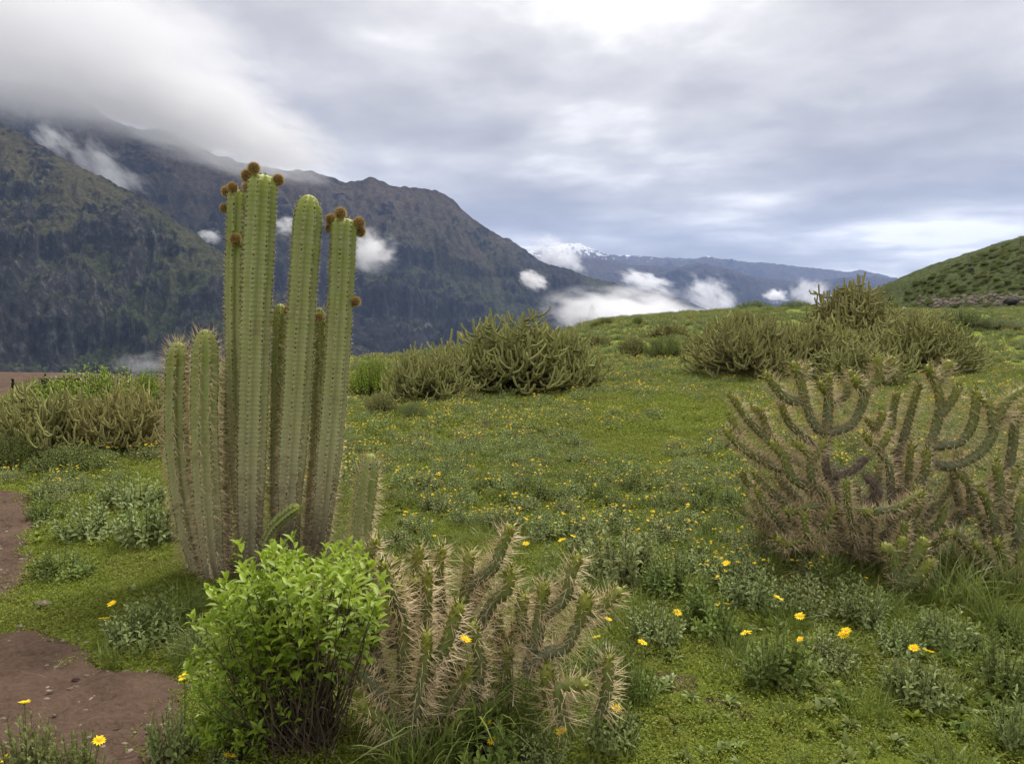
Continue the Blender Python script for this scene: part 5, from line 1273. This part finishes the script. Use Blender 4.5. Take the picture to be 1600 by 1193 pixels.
for (u, v, w_) in ST:
    o = stone(u, v, w_, 'small grey-brown stone lying on the dirt path'); o['group'] = 'stones on the dirt path'
n_ = 12000; xs = rg.uniform(-4.5, -.2, n_); ys = rg.uniform(2.0, 8, n_); ok = path_sd(xs, ys) > -.02; xs, ys = xs[ok], ys[ok]; n_ = len(xs)
mb = MB(); v, f = ico(0); s_ = .003 + .014 * rg.uniform(0, 1, n_) ** 4
V = v[None] * s_[:, None, None] * rg.uniform(.5, 1.3, (n_, 1, 3)) * np.array([1, 1, .6]) + np.stack([xs, ys, ground_raw(xs, ys) + .012 + s_ * .3], 1)[:, None]
mb.add(V, (f[None] + (np.arange(n_) * 12)[:, None, None]).reshape(-1, 3)); go = obj('gravel', mb.mesh('gravel', STONE), kind='stuff'); tag(go, 'fine loose gravel strewn over the dirt path', 'gravel')
# twigs lying on the path
for k, (u, v, lgp, a) in enumerate([(25, 1077, 44, .05), (75, 1088, 16, .9), (180, 1145, 22, .5), (200, 1190, 46, .25)]):
    p = on_ground(u, v); kk = p.y / FPX; l_ = lgp * kk / 2; d = np.array([math.cos(a), math.sin(a), 0]) * l_
    mb = MB(); q = np.array([0, 0, .012]); tubes(mb, bez((q - d)[None], (q + np.array([0, .006, .004]))[None], (q + d)[None], 6), .004, .0025, 0, .4, 5)
    o = obj('fallen_twig', mb.mesh('fallen_twig', [TWIG]), loc=p); tag(o, 'thin dead twig lying on the dirt path', 'twig', 'twigs on the path')

# ================================================================== far small things
# stall with a brown roof on the viewpoint terrace
def box(mb, c, s, mat=0):
    x, y, z = c; a, b, h = s[0] / 2, s[1] / 2, s[2] / 2
    mb.add([(x - a, y - b, z - h), (x + a, y - b, z - h), (x + a, y + b, z - h), (x - a, y + b, z - h), (x - a, y - b, z + h), (x + a, y - b, z + h), (x + a, y + b, z + h), (x - a, y + b, z + h)],
           [(0, 3, 2, 1), (4, 5, 6, 7), (0, 1, 5, 4), (1, 2, 6, 5), (2, 3, 7, 6), (3, 0, 4, 7)], mat)
def flat(name, col, rough=.9):
    m = MT(name, rough, .1); n = m.noise(m.coord('Object'), 4, 5); d = tuple(x * .6 for x in col)
    m.color(m.mix(m.ramp(n, (.35, 0.), (.7, .8)), col, d)); return m.m
THATCH, REDC, DARKC, WOODP, WHITEP = flat('thatch', (.095, .07, .055)), flat('red_cloth', (.32, .035, .03)), flat('dark_cloth', (.012, .012, .015)), flat('post_wood', (.12, .09, .07)), flat('whitewash', (.55, .55, .53))
Yk = 60.0; g0 = at(108, 592, Yk)
ter = MB()
xs = np.linspace(-60, -24, 60); ys = np.linspace(46, 82, 50); X, Y = np.meshgrid(xs, ys)
edge = np.minimum(np.minimum(X + 60, -24 - X) / 3, np.minimum(Y - 46, 82 - Y) / 3.0)
top_z = -5.0
Z = top_z + .35 * (fbm(X / 3, Y / 3, 15, 4) - .5) - 45 * (1 - sstep(0, 1, edge)) + 1.1 * sstep(66, 76, Y) * sstep(-30, -48, X)
ter.add(np.stack([X, Y, Z], -1), grid_faces(50, 60)); obj('terrace', ter.mesh('terrace', SOIL, True), kind='structure')
st = empty('market_stall', (g0.x, Yk, top_z)); tag(st, 'low market stall with brown roof and red cloth beyond the leafy bushes', 'stall')
zt = at(95, 587, Yk).z - top_z
mb = MB(); Wd = 1.75
mb.add([(-Wd, -1.1, zt - .10), (Wd * 1.0, -1.1, zt - .10), (Wd * .9, .8, zt + .22), (-Wd * .85, .8, zt + .22), (-Wd, -1.1, zt - .18), (Wd, -1.1, zt - .18), (Wd * .9, .8, zt + .12), (-Wd * .85, .8, zt + .12)], [(0, 1, 2, 3), (7, 6, 5, 4), (0, 4, 5, 1), (1, 5, 6, 2), (2, 6, 7, 3), (3, 7, 4, 0)])
obj('roof', mb.mesh('roof', THATCH), st)
for x_ in (-1.35, -.45, .45, 1.3):
    for y_ in (-.9, .6):
        mb = MB(); box(mb, (x_, y_, zt / 2 - .1), (.08, .08, zt + .05 if y_ < 0 else zt + .3)); obj('post', mb.mesh('post', WOODP), st)
mb = MB(); box(mb, (-.3, .45, zt / 2 - .15), (2.0, .04, zt - .2)); obj('back_cloth', mb.mesh('back_cloth', REDC), st)
mb = MB(); box(mb, (-.3, -.5, .4), (2.0, .7, .8)); obj('counter', mb.mesh('counter', WOODP), st)

def person(u, v, Y, label):
    p = at(u, v, Y); zf = p.z - 1.62
    prof = [(0, .0, 0.10), (.05, .09, .13), (.45, .12, .12), (.85, .16, .13), (1.0, .17, .13), (1.2, .19, .14), (1.38, .22, .13), (1.44, .13, .10), (1.50, .06, .06), (1.55, .085, .09), (1.64, .10, .11), (1.72, .07, .08), (1.75, .01, .01)]
    th = np.linspace(0, 2 * math.pi, 12, endpoint=False)
    V = np.array([[(a * math.cos(t), b * math.sin(t), z) for t in th] for z, a, b in prof])
    mb = MB(); mb.add(V, grid_faces(len(prof), 12, True)); body = mb.mesh('body', DARKC, True)
    o = empty('person', (p.x, Y, zf), u * .1); obj('body', body, o)
    mb = MB(); v_, f_ = ico(1); mb.add(v_ * np.array([.11, .12, .10]) + np.array([0, .02, 1.67]), f_); obj('hair', mb.mesh('hair', DARKC, True), o)
    for s_ in (-1, 1):
        mb = MB(); C = bez(np.array([[s_ * .20, 0, 1.38]]), np.array([[s_ * .27, .0, 1.1]]), np.array([[s_ * .22, -.08, .82]]), 5); tubes(mb, C, .055, .04, 0, 0, 6); obj('arm', mb.mesh('arm', DARKC, True), o)
    tag(o, label, 'person')
person(20, 594, 62, 'person in dark clothes standing at the bare left end of the terrace')
person(70, 586, 61, 'person in dark clothes standing beside the brown-roofed stall')

# thin mast on the hill top
hp = at(1594, 386, 150); hz_ = float(hill_raw(hp.x, hp.y)); kk = 150 / FPX
ma = empty('hill_mast', (hp.x, hp.y, hz_ - .3)); tag(ma, 'thin mast with a short crossarm on top of the green hill', 'mast')
ztop = at(1594, 367, 150).z - hz_ + .3
mb = MB(); tubes(mb, np.array([[(0, 0, 0), (0, 0, ztop * .5), (0, 0, ztop)]], float), .07, .05, 0, .4, 8); obj('pole', mb.mesh('pole', WOODP), ma)
mb = MB(); box(mb, (0, 0, ztop - .35), (1.1, .08, .08)); obj('crossarm', mb.mesh('crossarm', WOODP), ma)
for s_ in (-.45, .45):
    mb = MB(); box(mb, (s_, 0, ztop - .22), (.06, .06, .17)); obj('insulator', mb.mesh('insulator', WHITEP), ma)

# pale mound at the foot of the hill
p = at(1412, 490, 95); v, f = ico(2); mb = MB()
q = v * np.array([.62, .5, .75]); q[:, :2] *= (1.15 - .55 * np.clip(v[:, 2:3], -.2, 1)); q *= 1 + .25 * (fbm(v[:, 0] * 2, v[:, 1] * 2 + v[:, 2] * 2, 5, 3)[:, None] - .5); mb.add(q, f)
o = obj('pale_boulder', mb.mesh('pale_boulder', WHITEP), loc=(p.x, p.y, p.z + .1)); tag(o, 'whitish pointed mound at the left foot of the green hill', 'boulder')

# stony bank and boulders on the hill
rg = np.random.default_rng(8); HROCK = flat('hill_rock', (.16, .135, .115)); HDARK = flat('dark_rock', (.05, .048, .045))
bk = empty('stone_bank', (92, 108, 2.2)); tag(bk, 'band of broken brown stones along the foot of the green hill', 'stone bank')
mb = MB(); n_ = 420; v, f = ico(1)
u_ = rg.uniform(1432, 1600, n_); vv = np.interp(u_, [1432, 1500, 1560, 1600], [478, 472, 470, 468]) + rg.normal(0, 5, n_)
for i in range(n_):
    Yq = 100.0
    for yy_ in np.arange(101, 150, 1.0):
        q = at(u_[i], vv[i], yy_)
        if float(hill_raw(q.x, q.y)) > q.z: Yq = yy_; break
    q = at(u_[i], vv[i], Yq); s_ = rg.uniform(.18, .55)
    w = v * s_ * rg.uniform(.6, 1.3, 3) * (1 + .4 * (vn(v[:, 0] * 2 + i, v[:, 1] * 2 + v[:, 2] * 2, i)[:, None] - .5)); mb.add(w + np.array(q) - np.array(bk.location), f)
obj('stones', mb.mesh('stones', [HROCK]), bk, kind='stuff')
for (u, v_, w_, h_, lb) in ((1581, 472, 20, 12, 'dark boulder beside the stony band on the hill foot'), (1517, 420, 8, 7, 'small dark rock standing on the left ridge of the hill')):
    for yy_ in np.arange(101, 170, .5):
        q = at(u, v_ + 3, yy_)
        if float(hill_raw(q.x, q.y)) > q.z - .2: break
    v, f = ico(2); k = yy_ / FPX; mb = MB(); mb.add(v * np.array([w_ / 2 * k, w_ / 2 * k, h_ / 2 * k]) * (1 + .5 * (fbm(v[:, 0] * 1.5 + u, v[:, 1] * 1.5 + v[:, 2], 6, 3)[:, None] - .5)), f)
    o = obj('hill_boulder', mb.mesh('hill_boulder', HDARK), loc=(q.x, q.y, q.z + h_ / 3 * k)); tag(o, lb, 'boulder')
# scrub on the hillside
xs = rg.uniform(72, 150, 2600); ys = rg.uniform(101, 160, 2600)
scatter('hill_scrub', [LB[0][0], LB[2][0], BUSH[3][0]], np.stack([xs, ys, hill_raw(xs, ys) - .15], 1), rg.uniform(0, 6, 2600), rg.uniform(.35, 1.0, 2600), rg.integers(0, 3, 2600), 'dark low scrub dotting the green hill', 'scrub')
